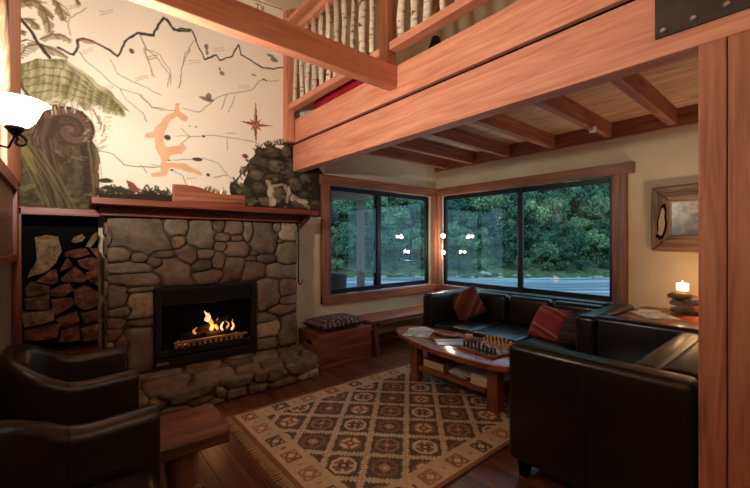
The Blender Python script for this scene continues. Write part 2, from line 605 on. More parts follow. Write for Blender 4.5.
def blob(p, rx, rz, col, op=1.0):
    d = np.hypot((WX - p[0]) / rx, (WZ - p[1]) / rz)
    mixc(np.clip((1 - d) * 4, 0, 1) * op, col)


OLIVE, DKOL, BRN, INK = lin(112, 106, 60), lin(56, 48, 34), lin(96, 74, 54), lin(48, 44, 42)
# dark fern grove with the koru at lower left
grove = P([(58, 40), (200, 55), (330, 85), (355, 190), (385, 235), (388, 400), (362, 470), (362, 520), (58, 520)], oy=90)
nz = vnoise(16, 3); nz2 = vnoise(40, 4)
ins = poly(grove, lin(80, 69, 50))
mixc(ins * np.clip((nz - 0.45) * 3, 0, 1) * 0.8, DKOL)
mixc(ins * np.clip((nz2 - 0.6) * 3, 0, 1) * 0.4, lin(118, 104, 78))
mixc(ins * np.clip((vnoise(70, 44) - 0.55) * 3, 0, 1) * 0.5, lin(44, 36, 28))
for a, c, w, col in [([(90, 235), (160, 330), (235, 430)], 0, 0.030, lin(122, 112, 66)), ([(110, 190), (190, 300), (260, 420)], 0, 0.016, lin(100, 88, 58)),
                     ([(330, 200), (335, 300), (352, 420)], 0, 0.022, lin(52, 40, 32)), ([(378, 240), (372, 330), (378, 400)], 0, 0.012, lin(112, 84, 60)),
                     ([(290, 215), (300, 300), (310, 420)], 0, 0.014, lin(86, 72, 52))]:
    stroke(P(a, oy=90), w, col, 0.8)
for i in range(60):
    a = 70 + rng.rand() * 290; c = 380 + rng.rand() * 90
    q = P([(a, c)], oy=90)[0]
    blob(q, 0.012 + rng.rand() * 0.03, 0.008 + rng.rand() * 0.015, [lin(104, 98, 62), lin(58, 50, 36), lin(84, 78, 52)][i % 3], 0.7)
# koru
WX, WZ = GX, GZ
cx, cz = P([(280, 160)], oy=90)[0]
sp = [(cx + (0.165 - 0.0225 * t) * math.cos(2.6 - t), cz + (0.165 - 0.0225 * t) * math.sin(2.6 - t)) for t in np.arange(0, 6.9, 0.12)]
st = P([(235, 470), (215, 380), (180, 280), (165, 190), (190, 120)], oy=90)
stroke(st + sp[:2], 0.062, lin(66, 52, 40))
stroke(sp, 0.046, lin(70, 54, 44))
blob((cx, cz), 0.04, 0.04, lin(84, 62, 52))
stroke(sp, 0.024, lin(116, 92, 78), 0.6)
stroke(st, 0.018, lin(98, 80, 62), 0.5)
for i in range(9):
    o_ = -0.05 + 0.0125 * i
    stroke([(x_ + o_ * (1.6 - 0.12 * k_), z_) for k_, (x_, z_) in enumerate(st[:4])], 0.0045, [lin(52, 40, 32), lin(112, 92, 72), lin(84, 66, 50)][i % 3], 0.55)
for i in range(60):
    a = rng.rand() * 6.28; r0 = 0.19 + 0.03 * rng.rand()
    stroke([(cx + r0 * math.cos(a), cz + r0 * math.sin(a)), (cx + (r0 + 0.03) * math.cos(a + .25), cz + (r0 + 0.03) * math.sin(a + .25))], 0.004, [lin(84, 68, 50), lin(60, 48, 36), lin(120, 100, 76)][i % 3], 0.6)
for a_, n_ in [([(100, 215), (180, 330), (250, 455)], 7), ([(75, 250), (130, 360), (170, 450)], 6), ([(345, 190), (362, 300), (372, 440)], 5)]:
    for i in range(n_):
        stroke(P([(x_ + 9 * i, y_ + 3 * i) for x_, y_ in a_], oy=90), 0.004, [lin(122, 114, 76), lin(66, 56, 40), lin(96, 86, 60)][i % 3], 0.5)
for t in np.arange(0, 6.2, 0.22):
    r0, r1 = 0.165 - 0.0225 * t + 0.040, 0.165 - 0.0225 * t - 0.01
    a = 2.6 - t
    stroke([(cx + r0 * math.cos(a), cz + r0 * math.sin(a)), (cx + r1 * math.cos(a + .1), cz + r1 * math.sin(a + .1))], 0.004, lin(70, 50, 42), 0.6)
# big frond
WX, WZ = WAVY
lf = P([(62, 252), (150, 230), (260, 238), (340, 288), (430, 358), (512, 442), (455, 420), (430, 446), (385, 415), (340, 440), (300, 400), (240, 420), (200, 400), (140, 405), (110, 372), (64, 300)])
ins = poly(lf, lin(158, 152, 106), 0.9, 0.65 + 0.35 * nz)
mixc(ins * np.clip((nz - 0.42) * 3, 0, 1) * 0.7, lin(104, 100, 60))
GRN = [lin(172, 166, 120), lin(128, 124, 78), lin(96, 92, 58), lin(148, 144, 98), lin(112, 108, 66)]
for off in range(0, 5):
    arc = [(64 + off * 12, 250 + off * 30), (150 + off * 10, 234 + off * 30), (250 + off * 6, 248 + off * 30), (330 + off * 8, 300 + off * 24), (410 + off * 6, 368 + off * 14), (470 + off * 4, 418 + off * 5)]
    k_ = 0
    for i in range(len(arc) - 1):
        for s_ in np.linspace(0, 0.86, 7):
            x = arc[i][0] * (1 - s_) + arc[i + 1][0] * s_; y = arc[i][1] * (1 - s_) + arc[i + 1][1] * s_
            ln = 34 * (1 - 0.10 * i) * (0.8 + 0.4 * rng.rand())
            stroke(P([(x, y), (x - 3 + 3 * i, y + ln * 0.6), (x - 12 + 5 * i, y + ln)]), 0.0085 * (0.7 + 0.6 * rng.rand()), GRN[(k_ + off) % 5], 0.6)
            k_ += 1
    stroke(P(arc), 0.0035, lin(82, 76, 48), 0.7)
for i in range(26):                      # pale feathery tips under the frond
    x = 120 + 240 * rng.rand(); y = 385 + 40 * rng.rand()
    stroke(P([(x, y), (x + 18 * rng.rand() - 14, y + 34 * rng.rand() + 10)]), 0.004, [lin(214, 198, 164), lin(120, 104, 74)][i % 2], 0.7)


def frond(spine, length, n, col, lean=0.5, w=0.006):
    sp_ = P(spine)
    for i in range(n):
        t = (i + 0.5) / n * (len(sp_) - 1); j = int(t); f = t - j
        p = np.array(sp_[j]) * (1 - f) + np.array(sp_[j + 1]) * f
        d = np.array(sp_[j + 1]) - np.array(sp_[j]); d /= np.linalg.norm(d)
        for sg in (-1, 1):
            nrm = np.array((-d[1], d[0])) * sg
            ln = length * (1 - 0.6 * abs(2 * (i / n) - 0.8)) * (0.8 + 0.4 * rng.rand())
            q = p + (nrm * (1 - lean) + d * lean) * ln + np.array((0, -0.25 * ln))
            stroke([tuple(p), tuple(q)], w, col if rng.rand() > 0.3 else lin(142, 122, 80), 0.75)
    stroke(sp_, 0.004, lin(90, 70, 46), 0.8)


frond([(110, 0), (160, 20), (185, 60), (192, 125)], 0.09, 16, lin(118, 96, 58))
frond([(205, 0), (230, 20), (245, 50), (252, 85)], 0.07, 12, lin(118, 96, 58))
frond([(60, 30), (85, 10), (120, 8)], 0.07, 10, lin(112, 94, 56))
frond([(90, 75), (125, 80), (150, 110)], 0.05, 9, lin(112, 102, 62))
frond([(66, 225), (100, 185), (150, 170)], 0.07, 10, lin(112, 98, 58))
frond([(160, 150), (210, 135), (275, 158)], 0.06, 12, lin(118, 104, 62))
frond([(150, 165), (200, 190), (265, 228)], 0.06, 12, lin(118, 104, 62))
frond([(300, -10), (315, 20)], 0.04, 5, lin(118, 96, 58))
frond([(66, 120), (95, 130)], 0.04, 6, lin(118, 96, 58))
stroke(P([(66, 62), (120, 120), (165, 180), (198, 228)]), 0.012, lin(66, 52, 40))
stroke(P([(66, 165), (110, 158), (150, 165)]), 0.004, lin(66, 52, 40))
stroke(P([(64, 290), (90, 350), (130, 400), (170, 440)]), 0.010, lin(80, 66, 48))
# haze of spots right of the koru
for i in range(90):
    q = P([(330 + rng.rand() * 110, 60 + rng.rand() * 150)], oy=90)[0]
    blob(q, 0.012, 0.008, lin(170, 150, 116), 0.4)
# rivers of the map
river1 = [(230, 190), (262, 208), (292, 213), (300, 185), (303, 157), (320, 150), (370, 165), (430, 200), (465, 226), (480, 205), (490, 170), (505, 148), (540, 132), (608, 135), (630, 90), (645, 70), (660, 78), (675, 105), (700, 120), (748, 122)]
stroke(P(river1), 0.009, lin(62, 60, 56))
r2 = [(0, 135), (55, 138), (75, 95), (95, 70), (110, 90), (130, 118), (155, 112), (200, 115), (220, 145), (235, 190), (255, 232), (300, 215), (318, 240), (360, 215), (390, 178), (400, 215), (440, 235), (480, 270), (560, 266)]
stroke(P(r2, ox=140), 0.0075, lin(62, 60, 56))
THIN = lin(138, 122, 104)
for r in [[(260, 30), (280, 75), (265, 110), (275, 140)], [(280, 75), (320, 55), (345, 35)], [(310, 200), (345, 240), (400, 285), (430, 320), (470, 350), (500, 400), (560, 440), (580, 480)],
          [(470, 350), (540, 370), (600, 425), (640, 435)], [(435, 235), (465, 290), (520, 320), (630, 375)], [(550, 140), (570, 190), (585, 250), (605, 302)],
          [(575, 195), (630, 215), (665, 270), (675, 330)], [(748, 190), (720, 260), (705, 345)]]:
    stroke(P(r), 0.0034, THIN, 0.9)
for r in [[(215, 155), (180, 210), (165, 280), (155, 345)], [(0, 145), (25, 190), (80, 240), (115, 300), (110, 340)], [(25, 190), (45, 300)],
          [(170, 430), (240, 440), (285, 395), (340, 375), (440, 355), (470, 320), (550, 315)], [(340, 375), (320, 430)], [(370, 380), (345, 440)]]:
    stroke(P(r, ox=140), 0.0034, THIN, 0.9)
for r in [[(0, 20), (50, 70), (140, 80)], [(180, 185), (300, 180), (400, 195), (470, 215)], [(345, 190), (345, 240)], [(120, 275), (210, 275)],
          [(250, 270), (310, 290), (340, 330), (390, 365)], [(130, 315), (170, 335), (185, 370)], [(160, 150), (190, 185), (160, 215)], [(0, 300), (30, 325)], [(290, 345), (340, 335)]]:
    stroke(P(r, ox=140, oy=90), 0.0034, lin(128, 112, 96), 0.9)
stroke(P([(390, 240), (450, 255), (490, 300), (560, 305), (640, 300)], oy=90), 0.004, THIN)
# pale orange outline figure
fig = [(140, 50), (155, 52), (155, 85), (190, 108), (180, 122), (140, 105), (112, 130), (100, 170), (96, 210), (108, 226), (172, 212), (184, 232), (165, 252), (116, 256), (108, 284), (180, 290), (246, 325), (238, 336), (170, 312), (122, 306), (106, 338), (46, 342), (44, 328), (86, 318), (82, 262), (66, 232), (60, 192), (24, 188), (26, 174), (56, 165), (76, 130), (108, 98), (132, 86)]
poly(P(fig, ox=140, oy=90), lin(222, 168, 122), 0.95, 0.8 + 0.2 * nz)
for (a, c, rx, rz) in [(110, 185, .030, .026), (225, 273, .058, .022), (270, 335, .02, .018), (130, 316, .016, .012), (250, 183, .018, .018), (195, 140, .010, .008), (218, 143, .010, .008), (115, 275, .01, .01)]:
    blob(P([(a, c)], ox=140, oy=90)[0], rx, rz, lin(74, 66, 62))
for (a, c) in [(415, 262), (398, 322)]:
    blob(P([(a, c)], ox=140, oy=90)[0], .035 if a > 400 else .018, .026 if a > 400 else .014, lin(126, 60, 48))
for (a, c, rx, rz) in [(265, 185, .022, .03), (265, 205, .016, .03), (325, 288, .028, .026), (318, 272, .01, .02), (450, 297, .034, .012), (490, 318, .034, .012), (262, 390, .075, .02), (268, 380, .03, .03), (515, 218, .05, .018), (530, 235, .045, .03)]:
    blob(P([(a, c)], ox=140)[0], rx, rz, lin(98, 80, 62), 0.85)
blob(P([(522, 202)])[0], .022, .026, lin(104, 80, 62))
blob(P([(345, 165)])[0], .07, .016, lin(176, 124, 90), 0.8)
# tiny captions of the map, too small to read
for (a, c) in [(420, 45), (345, 195), (600, 225), (555, 305), (420, 340), (295, 25)]:
    for r in range(2):
        stroke(P([(a - 22, c + r * 9 + 6), (a + 22, c + r * 9 - 6)]), 0.0032, lin(188, 150, 116), 0.7)
for (a, c) in [(310, 190), (215, 240), (50, 225), (410, 340)]:
    for r in range(2):
        stroke(P([(a - 20, c + r * 9), (a + 20, c + r * 9 - 3)], ox=140), 0.0032, lin(188, 150, 116), 0.7)
for (a, c) in [(355, 170), (205, 345), (65, 295), (160, 180)]:
    stroke(P([(a - 18, c), (a + 18, c)], ox=140, oy=90), 0.0035, lin(150, 126, 100), 0.7)
# compass rose
WX, WZ = GX, GZ
CR = lin(124, 62, 48)
c0 = (455, 137)
for dx, dy, w in [(0, -97, 9), (2, 80, 9), (70, 5, 9), (-66, -15, 9), (24, -24, 7), (24, 26, 7), (-24, 26, 7), (-24, -24, 7)]:
    ln = math.hypot(dx, dy); ux, uy = -dy / ln, dx / ln
    poly(P([(c0[0] + ux * w, c0[1] + uy * w), (c0[0] + dx, c0[1] + dy), (c0[0], c0[1])], ox=140, oy=90), CR)
    poly(P([(c0[0] - ux * w, c0[1] - uy * w), (c0[0] + dx, c0[1] + dy), (c0[0], c0[1])], ox=140, oy=90), lin(178, 122, 98))
# lettering in its red frame near the beam
RED = lin(140, 74, 58)
stroke(P([(400, -10), (455, 2), (560, 38), (575, 52), (575, 110)], ox=140), 0.005, RED)
for a in [[(455, 14), (474, 20)], [(464, 17), (462, 38)], [(458, 38), (467, 39)], [(479, 24), (478, 41)], [(486, 26), (485, 43)]]:
    stroke(P(a, ox=140), 0.0055, RED)
# rock pile with the waterfall at lower right
WX, WZ = WAVY
pile = P([(355, 372), (378, 362), (400, 380), (425, 330), (420, 300), (440, 270), (470, 228), (520, 222), (560, 232), (575, 205), (640, 205), (700, 300), (760, 390), (760, 500), (355, 500)], ox=140, oy=90)
ins = poly(pile, lin(50, 42, 32))
for i, (a, c, rx, rz) in enumerate([(520, 245, 40, 26), (575, 240, 26, 26), (470, 245, 26, 20), (455, 275, 26, 20), (535, 300, 44, 30), (490, 290, 30, 22), (580, 330, 36, 26), (460, 335, 36, 24), (520, 350, 36, 22), (440, 305, 18, 14),
                                   (610, 370, 40, 30), (410, 400, 34, 28), (470, 385, 34, 26), (545, 410, 36, 36), (650, 420, 40, 30), (690, 450, 36, 26), (500, 440, 40, 20), (430, 440, 36, 18), (600, 300, 40, 26), (650, 350, 36, 26), (380, 385, 18, 14), (620, 450, 40, 18)]):
    q = P([(a, c)], ox=140, oy=90)[0]; k_ = 0.00245
    blob((q[0], q[1]), rx * k_, rz * k_, [lin(78, 68, 52), lin(92, 80, 62), lin(66, 60, 44)][i % 3])
    blob((q[0] - rx * k_ * .2, q[1] + rz * k_ * .3), rx * k_ * .6, rz * k_ * .45, [lin(104, 92, 72), lin(116, 104, 82), lin(88, 80, 56)][i % 3], 0.7)
for i in range(150):
    a = 370 + 370 * rng.rand(); c = 225 + 260 * rng.rand()
    if c < 225 + abs(a - 560) * 0.75: continue
    q = P([(a, c)], ox=140, oy=90)[0]
    blob(q, 0.012 + 0.03 * rng.rand(), 0.008 + 0.018 * rng.rand(), [lin(36, 30, 24), lin(110, 100, 78), lin(62, 60, 40), lin(82, 70, 56), lin(30, 26, 20)][i % 5], 0.75)
for i in range(70):
    t0 = rng.rand(); pa = [(372, 366), (425, 300), (470, 228), (575, 208)]
    k_ = min(2, int(t0 * 3)); f_ = t0 * 3 - k_
    q = P([(pa[k_][0] * (1 - f_) + pa[k_ + 1][0] * f_, pa[k_][1] * (1 - f_) + pa[k_ + 1][1] * f_)], ox=140, oy=90)[0]
    t = rng.rand() * 6.28
    stroke([q, (q[0] + 0.045 * math.cos(t), q[1] + 0.045 * math.sin(t))], 0.008, [lin(58, 52, 36), lin(74, 68, 46)][i % 2], 0.9)
for (a, c, rx, rz) in [(512, 400, .03, .075), (525, 440, .035, .05), (585, 400, .022, .06), (640, 440, .075, .028), (600, 430, .03, .03)]:
    blob(P([(a, c)], ox=140, oy=90)[0], rx, rz, lin(206, 192, 166), 0.8)
for a, w in [([(505, 365), (520, 400), (515, 450)], .022), ([(570, 380), (585, 410), (580, 440)], .018), ([(600, 420), (640, 445), (660, 460)], .024), ([(520, 380), (560, 375)], .014)]:
    stroke(P(a, ox=140, oy=90), w, lin(186, 170, 140), 0.6)
mixc(ins * np.clip((nz2 - 0.62) * 3, 0, 1) * 0.6, lin(34, 30, 24))
# undergrowth painted along the mantel
for i in range(150):
    a = 385 + rng.rand() * 300; c = 408 - 14 * rng.rand() + 30 * rng.rand()
    q = P([(a, c)], oy=90)[0]
    t = rng.rand() * math.pi
    stroke([q, (q[0] + 0.05 * math.cos(t), q[1] + 0.05 * math.sin(t))], 0.007, [lin(58, 54, 34), lin(80, 74, 48), lin(44, 38, 28)][i % 3], 0.9)
poly(P([(385, 408), (700, 412), (700, 450), (385, 450)], oy=90), lin(48, 42, 30))
for i in range(40):
    a = 255 + rng.rand() * 80; q = P([(a, 400 + rng.rand() * 20)], ox=140, oy=90)[0]
    t = 0.5 + rng.rand() * 2
    stroke([q, (q[0] + 0.05 * math.cos(t), q[1] + 0.05 * math.sin(t))], 0.005, lin(96, 84, 54), 0.85)
for (a, c, rx, rz) in [(415, 358, .062, .024), (425, 388, .05, .022), (470, 390, .045, .028)]:
    blob(P([(a, c)], oy=90)[0], rx, rz, lin(60, 58, 38))
poly(P([(495, 350), (520, 362), (548, 385), (562, 410), (520, 398), (500, 375)], oy=90), lin(128, 74, 58))


def grid_mesh(name, V3, shape, colors, mat, parent=None):
    h, w = shape
    idx = np.arange(h * w).reshape(h, w)
    q = np.stack([idx[:-1, :-1], idx[:-1, 1:], idx[1:, 1:], idx[1:, :-1]], -1).reshape(-1, 4)
    me = bpy.data.meshes.new(name)
    me.vertices.add(h * w); me.vertices.foreach_set('co', V3.reshape(-1))
    me.loops.add(len(q) * 4); me.loops.foreach_set('vertex_index', q.reshape(-1).astype(np.int32))
    me.polygons.add(len(q)); me.polygons.foreach_set('loop_start', np.arange(0, len(q) * 4, 4).astype(np.int32))
    me.update(calc_edges=True)
    at = me.attributes.new('paint', 'FLOAT_COLOR', 'POINT')
    c4 = np.ones((h * w, 4), np.float32); c4[:, :3] = colors.reshape(-1, 3)
    at.data.foreach_set('color', c4.reshape(-1))
    me.validate()
    return link(name, me, mat, parent)


V = np.stack([GX, np.full(GX.shape, YF - 0.003), GZ], -1).astype(np.float32)
mural = grid_mesh('mural', V, GX.shape, img, attr_mat('mural_paint', 0.9, 9, 0.2), wall_back)
mural['label'] = 'painted map with fern, spiral koru, compass rose and waterfall rocks'

# ------------------------------------------------------------------ windows
w1 = setting('window_1', 'sliding window with brown timber casing left of the corner', 'window')
Yc0, Yc1 = YF - 0.045, YF + 0.02
B1(2.35, 2.465, Yc0, Yc1, 0.60, 2.155).build('casing', CASING('Z'), w1, 0.005)
B1(2.33, XW - 0.047, Yc0 - 0.008, Yc1, 2.05, 2.16).build('header', CASING('X'), w1, 0.005)
B1(2.35, XW - 0.047, Yc0 - 0.02, Yc1, 0.60, 0.70).build('sill', CASING('X'), w1, 0.005)
w2 = setting('window_2', 'wide river window with brown timber casing right of the corner', 'window')
Xc0, Xc1 = XW - 0.045, XW + 0.02
B1(Xc0, Xc1, 1.275, 1.405, 0.60, 2.05).build('casing', CASING('Z'), w2, 0.005)
B1(Xc0 - 0.012, Xc1, 1.215, YF, 2.05, 2.165).build('header', CASING('Y'), w2, 0.006)
B1(Xc0 - 0.02, Xc1, 1.275, YF, 0.60, 0.70).build('sill', CASING('Y'), w2, 0.005)
struct(MB().box(4.345, XW + .0, YF - 0.06, YF + 0.02, 0.70, 2.05).box(XW - 0.055, XW + 0.02, 3.735, YF, 0.70, 2.05).build('trim_corner', CASING('Z'), bevel=0.005),
       'timber corner post between the two windows', 'trim')


def sash(win, ax, a0, a1, z0, z1, d, wd=0.062):
    def bx(p0, p1, q0, q1):
        return B1(p0, p1, d, d + 0.03, q0, q1) if ax == 'X' else B1(d, d + 0.03, p0, p1, q0, q1)
    f = bx(a0, a0 + wd, z0, z1).build('stile', alu, win, 0.003)
    bx(a1 - wd, a1, z0, z1).build('stile', alu, win, 0.003)
    bx(a0 + wd, a1 - wd, z0, z0 + wd).build('rail', alu, win, 0.003)
    bx(a0 + wd, a1 - wd, z1 - wd, z1).build('rail', alu, win, 0.003)
    if ax == 'X': B1(a0 + wd, a1 - wd, d + 0.012, d + 0.017, z0 + wd, z1 - wd).build('pane', glass, win)
    else: B1(d + 0.012, d + 0.017, a0 + wd, a1 - wd, z0 + wd, z1 - wd).build('pane', glass, win)


sash(w1, 'X', 2.465, 3.34, 0.70, 2.05, YF + 0.035)
sash(w1, 'X', 3.25, 4.345, 0.70, 2.05, YF + 0.07)
B1(3.225, 3.25, YF + 0.03, YF + 0.034, 1.25, 1.36).build('latch', alu, w1)
sash(w2, 'Y', 2.44, 3.735, 0.70, 2.05, XW + 0.035)
sash(w2, 'Y', 1.405, 2.53, 0.70, 2.05, XW + 0.07)
B1(XW + 0.028, XW + 0.068, 1.42, 1.445, 1.05, 1.30).build('handle', alu, w2)

# ------------------------------------------------------------------ loft: beam, rim, joists, boards, post, plate
tag(origin(B1(BEAM_X, BEAM_X + 0.11, -1.2, YF - 0.012, 2.15, 2.445).build('loft_beam', TIMBER('Y'), bevel=0.006), (BEAM_X, -1.2, 2.15)),
    'long heavy pinkish timber beam under the loft edge, carrying the steel plate', 'beam')
tag(origin(B1(BEAM_X - 0.015, BEAM_X + 0.05, -1.2, YF - 0.012, 2.465, 2.715).build('rim_board', TIMBER('Y'), bevel=0.006), (BEAM_X, -1.2, 2.465)),
    'upper timber board of the loft edge, just below the birch balusters', 'beam')
spc = thing('beam_packer', 'thin dark strip put in for the shade of the gap between loft beam and upper board', 'packer', (BEAM_X + 0.05, 1.2, 2.445))
B1(BEAM_X + 0.02, BEAM_X + 0.09, -1.2, 3.8, 2.445, 2.465).build('strip', soot_shade, spc)  # black strip stands for the dark of the gap between the timbers
tag(origin(B1(-2.39, BEAM_X - 0.016, 2.10, 2.18, 2.535, 2.71).build('tie_beam', TIMBER('X'), bevel=0.006), (-0.2, 2.14, 2.535)),
    'pinkish timber tie beam crossing the high space from the loft edge', 'beam')
jy = [3.62, 3.15, 2.6, 2.03, 1.44, 0.9, 0.33, -0.25, -0.85]
for i, y in enumerate(jy):
    if i < 7:
        lb = 'timber ceiling joist under the loft, %s from the fireplace wall' % ORD[i]
    else:
        lb = 'timber ceiling joist under the loft, near the post'
    tag(origin(B1(BEAM_X + 0.115, XW - 0.051, y - 0.035, y + 0.035, 2.45, 2.60).build('ceiling_joist', JOIST('X'), bevel=0.004), (3.2, y, 2.45)), lb, 'joist', 'joists under the loft')
tag(origin(B1(XW - 0.05, XW - 0.002, -1.2, YF - 0.012, 2.43, 2.60).build('ledger_board', JOIST('Y'), bevel=0.004), (XW - 0.02, 1, 2.43)), 'reddish ledger board above the river window carrying joist ends', 'beam')
loft = thing('loft_floor', 'boarded underside of the loft above the joists', 'loft floor', (3.2, 1.3, 2.6))
nb = 23; bw = (XW - BEAM_X - 0.06) / nb
for i in range(nb):
    x = BEAM_X + 0.055 + i * bw
    B1(x + 0.002, x + bw - 0.002, -1.2, YF - 0.012, 2.602, 2.63).build('board', DECKW('Y'), loft)
B1(BEAM_X + 0.055, XW, -1.2, YF - 0.012, 2.631, 2.645).build('deck_sheet', DECKW('Y'), loft)
post = thing('timber_post', 'big pinkish timber post at the right edge with a long crack', 'post', (2.09, 0.16, 0))
MB().box(BEAM_X - 0.005, BEAM_X + 0.2, 0.237, 0.322, 0, 2.149).build('post_half', POSTW('Z'), post, 0.006)
MB().box(BEAM_X - 0.002, BEAM_X + 0.2, 0.02, 0.2345, 0, 2.149).build('post_half', POSTW('Z'), post, 0.006)
plate = thing('steel_plate', 'dark steel bracket plate bolted to the beam above the post', 'plate', (BEAM_X - 0.012, 0.2, 2.23))
B1(BEAM_X - 0.012, BEAM_X - 0.001, -0.25, 0.465, 2.23, 2.44).build('plate_sheet', steel, plate, 0.002)
for (y, z) in [(0.435, 2.255), (0.335, 2.262), (0.235, 2.27), (0.435, 2.415), (0.235, 2.41), (0.1, 2.26)]:
    bl = MB().lathe([(0.012, 0), (0.012, 0.006), (0.007, 0.011)], seg=10)
    o = bl.build('bolt', bolt_m, plate, smooth=False, off=(0, 0, 0))
    o.rotation_euler = (0, -math.pi / 2, 0); o.location = Vector((BEAM_X - 0.012, y, z)) - plate.location
spot = thing('spotlight', 'small round white spotlight on the underside of a ceiling joist', 'spotlight', (3.86, 1.40, 2.449))
o = MB().lathe([(0.03, 0), (0.034, -0.012), (0.028, -0.05), (0.022, -0.052)], seg=16).build('housing', plain('spot_white', lin(225, 215, 200), 0.4), spot, smooth=True, off=(0, 0, 0))
o = MB().lathe([(0.021, -0.0525), (0.0, -0.054)], seg=16, cap=False).build('lens', plain('spot_lens', lin(240, 225, 200), 0.2), spot, off=(0, 0, 0))

# balustrade of birch poles on the loft edge
bal = thing('birch_balustrade', 'loft balustrade of white birch poles between timber rails', 'balustrade', (BEAM_X - 0.05, 2.0, 2.7))
for (y0, z0, z1) in [(3.755, 2.46, 3.9), (2.098, 2.712, 3.9)]:
    B1(1.86, 1.955, y0, y0 + 0.085, z0, z1).build('newel', TIMBER('Z'), bal, 0.005)
for (y0, y1) in [(2.186, 3.752), (0.2, 2.096)]:
    B1(1.875, 1.965, y0, y1, 2.80, 2.86).build('bottom_rail', TIMBER('Y'), bal, 0.005)
    B1(1.875, 1.965, y0, y1, 3.60, 3.66).build('top_rail', TIMBER('Y'), bal, 0.005)
    B1(1.85, 1.985, y0, y1, 3.74, 3.79).build('handrail', TIMBER('Y'), bal, 0.006)
m, t, N, L, Bs = nt('birch_bark')
mp = coords(N, L, (14, 14, 40))
n = N.new('ShaderNodeTexNoise'); n.inputs['Scale'].default_value = 1.0; n.inputs['Detail'].default_value = 4
L.new(mp.outputs[0], n.inputs['Vector'])
rp = ramp(N, [(0.32, lin(74, 58, 44)), (0.42, lin(204, 184, 160)), (0.8, lin(228, 212, 190))])
L.new(n.outputs[0], rp.inputs[0]); L.new(vary(N, L, rp.outputs[0], 0.14), Bs.inputs['Base Color']); Bs.inputs['Roughness'].default_value = 0.8
birch = m
ys = list(np.arange(3.66, 2.22, -0.132)) + list(np.arange(2.0, 0.25, -0.132))
for i, y in enumerate(ys):
    r = 0.021 + 0.012 * random.random()
    pts = [(1.92 + 0.008 * random.uniform(-1, 1), y + 0.01 * random.uniform(-1, 1), 2.86 + 0.74 * k / 5) for k in range(6)]
    MB().tube(pts, [r * random.uniform(0.9, 1.1) for _ in pts], 9).build('baluster', birch, bal, smooth=True)

# things on the loft
for i, (x, y, l, h, lb) in enumerate([(2.26, 3.12, 0.9, 0.48, 'folded red blanket lying behind the birch balusters')]):
    b_ = MB()
    for k in range(4):
        b_.box(x - 0.2 + 0.01 * k, x + 0.2, y - l / 2 + 0.02 * (k % 2), y + l / 2 - 0.015 * k, 2.647 + k * h / 4, 2.647 + (k + 1) * h / 4 - 0.006)
    tag(origin(b_.build('folded_blanket', cloth_red, bevel=0.02, seg=3), (x, y, 2.647)), lb, 'blanket')
bed = thing('bed_frame', 'dark brown timber bed edge behind the loft balustrade', 'bed', (3.0, 1.2, 2.646))
B1(2.5, 2.56, 0.3, 1.9, 2.75, 3.05).build('side_board', REDWOOD('Y'), bed, 0.006)
B1(2.561, 3.7, 0.3, 1.9, 2.80, 2.95).build('mattress', plain('mattress_cloth', lin(200, 190, 170), 0.9), bed, 0.03, 3)
for y in (0.34, 1.86): B1(2.56, 2.63, y - 0.035, y + 0.035, 2.646, 2.80).build('leg', REDWOOD('Z'), bed)
bt = thing('reading_lamp', 'small black reading lamp on the loft seen through the balusters', 'lamp', (2.3, 2.0, 2.646))
MB().lathe([(0.07, 0), (0.07, 0.015), (0.012, 0.03), (0.012, 0.3)], (2.3, 2.0, 2.646), 14).build('stand', iron, bt, smooth=True)
MB().lathe([(0.06, 0.27), (0.03, 0.36), (0.0, 0.365)], (2.3, 2.0, 2.646), 14, cap=False).build('shade', iron, bt, smooth=True)

# ------------------------------------------------------------------ fireplace
FY = 3.60
FX0, FX1, FZ0, FZ1 = 0.245, 1.915, 0.27, 1.555
OX0, OX1, OZ0, OZ1 = 0.575, 1.45, 0.285, 0.955
fp = thing('stone_fireplace', 'fireplace wall of irregular grey-brown fieldstones around a black firebox', 'fireplace', (1.07, FY + 0.12, 0))
b = MB()
b.box(FX0 + .01, OX0, FY + 0.02, YF - 0.004, 0.0, FZ1); b.box(OX1, FX1 - .01, FY + 0.02, YF - 0.004, 0.0, FZ1)
b.box(OX0, OX1, FY + 0.02, YF - 0.004, OZ1, FZ1); b.box(OX0, OX1, FY + 0.02, YF - 0.004, 0.0, OZ0 - 0.005)
b.build('mortar_core', mortar, fp)


def layout(ells, inside, nr=26, lim=3.0):
    E = np.array([(e[0], e[1], e[2], e[3]) for e in ells])
    out = []
    for i, (cx, cy, rx, ry) in enumerate(E):
        rad = []
        for k in range(nr):
            a = 2 * math.pi * (k + 0.37 * (i % 3)) / nr
            ux, uy = math.cos(a), math.sin(a)
            rm = lim / math.hypot(ux / rx, uy / ry)
            ts = np.linspace(0, rm, 60)
            X = cx + ts * ux; Y = cy + ts * uy
            D = ((X[:, None] - E[None, :, 0]) / E[None, :, 2]) ** 2 + ((Y[:, None] - E[None, :, 1]) / E[None, :, 3]) ** 2
            ok = (D.argmin(1) == i) & np.array([inside(x, y) for x, y in zip(X, Y)])
            bad = np.where(~ok)[0]
            rad.append((ts[bad[0] - 1] if len(bad) and bad[0] > 0 else (0 if len(bad) else rm), ux, uy))
        out.append(rad)
    return out


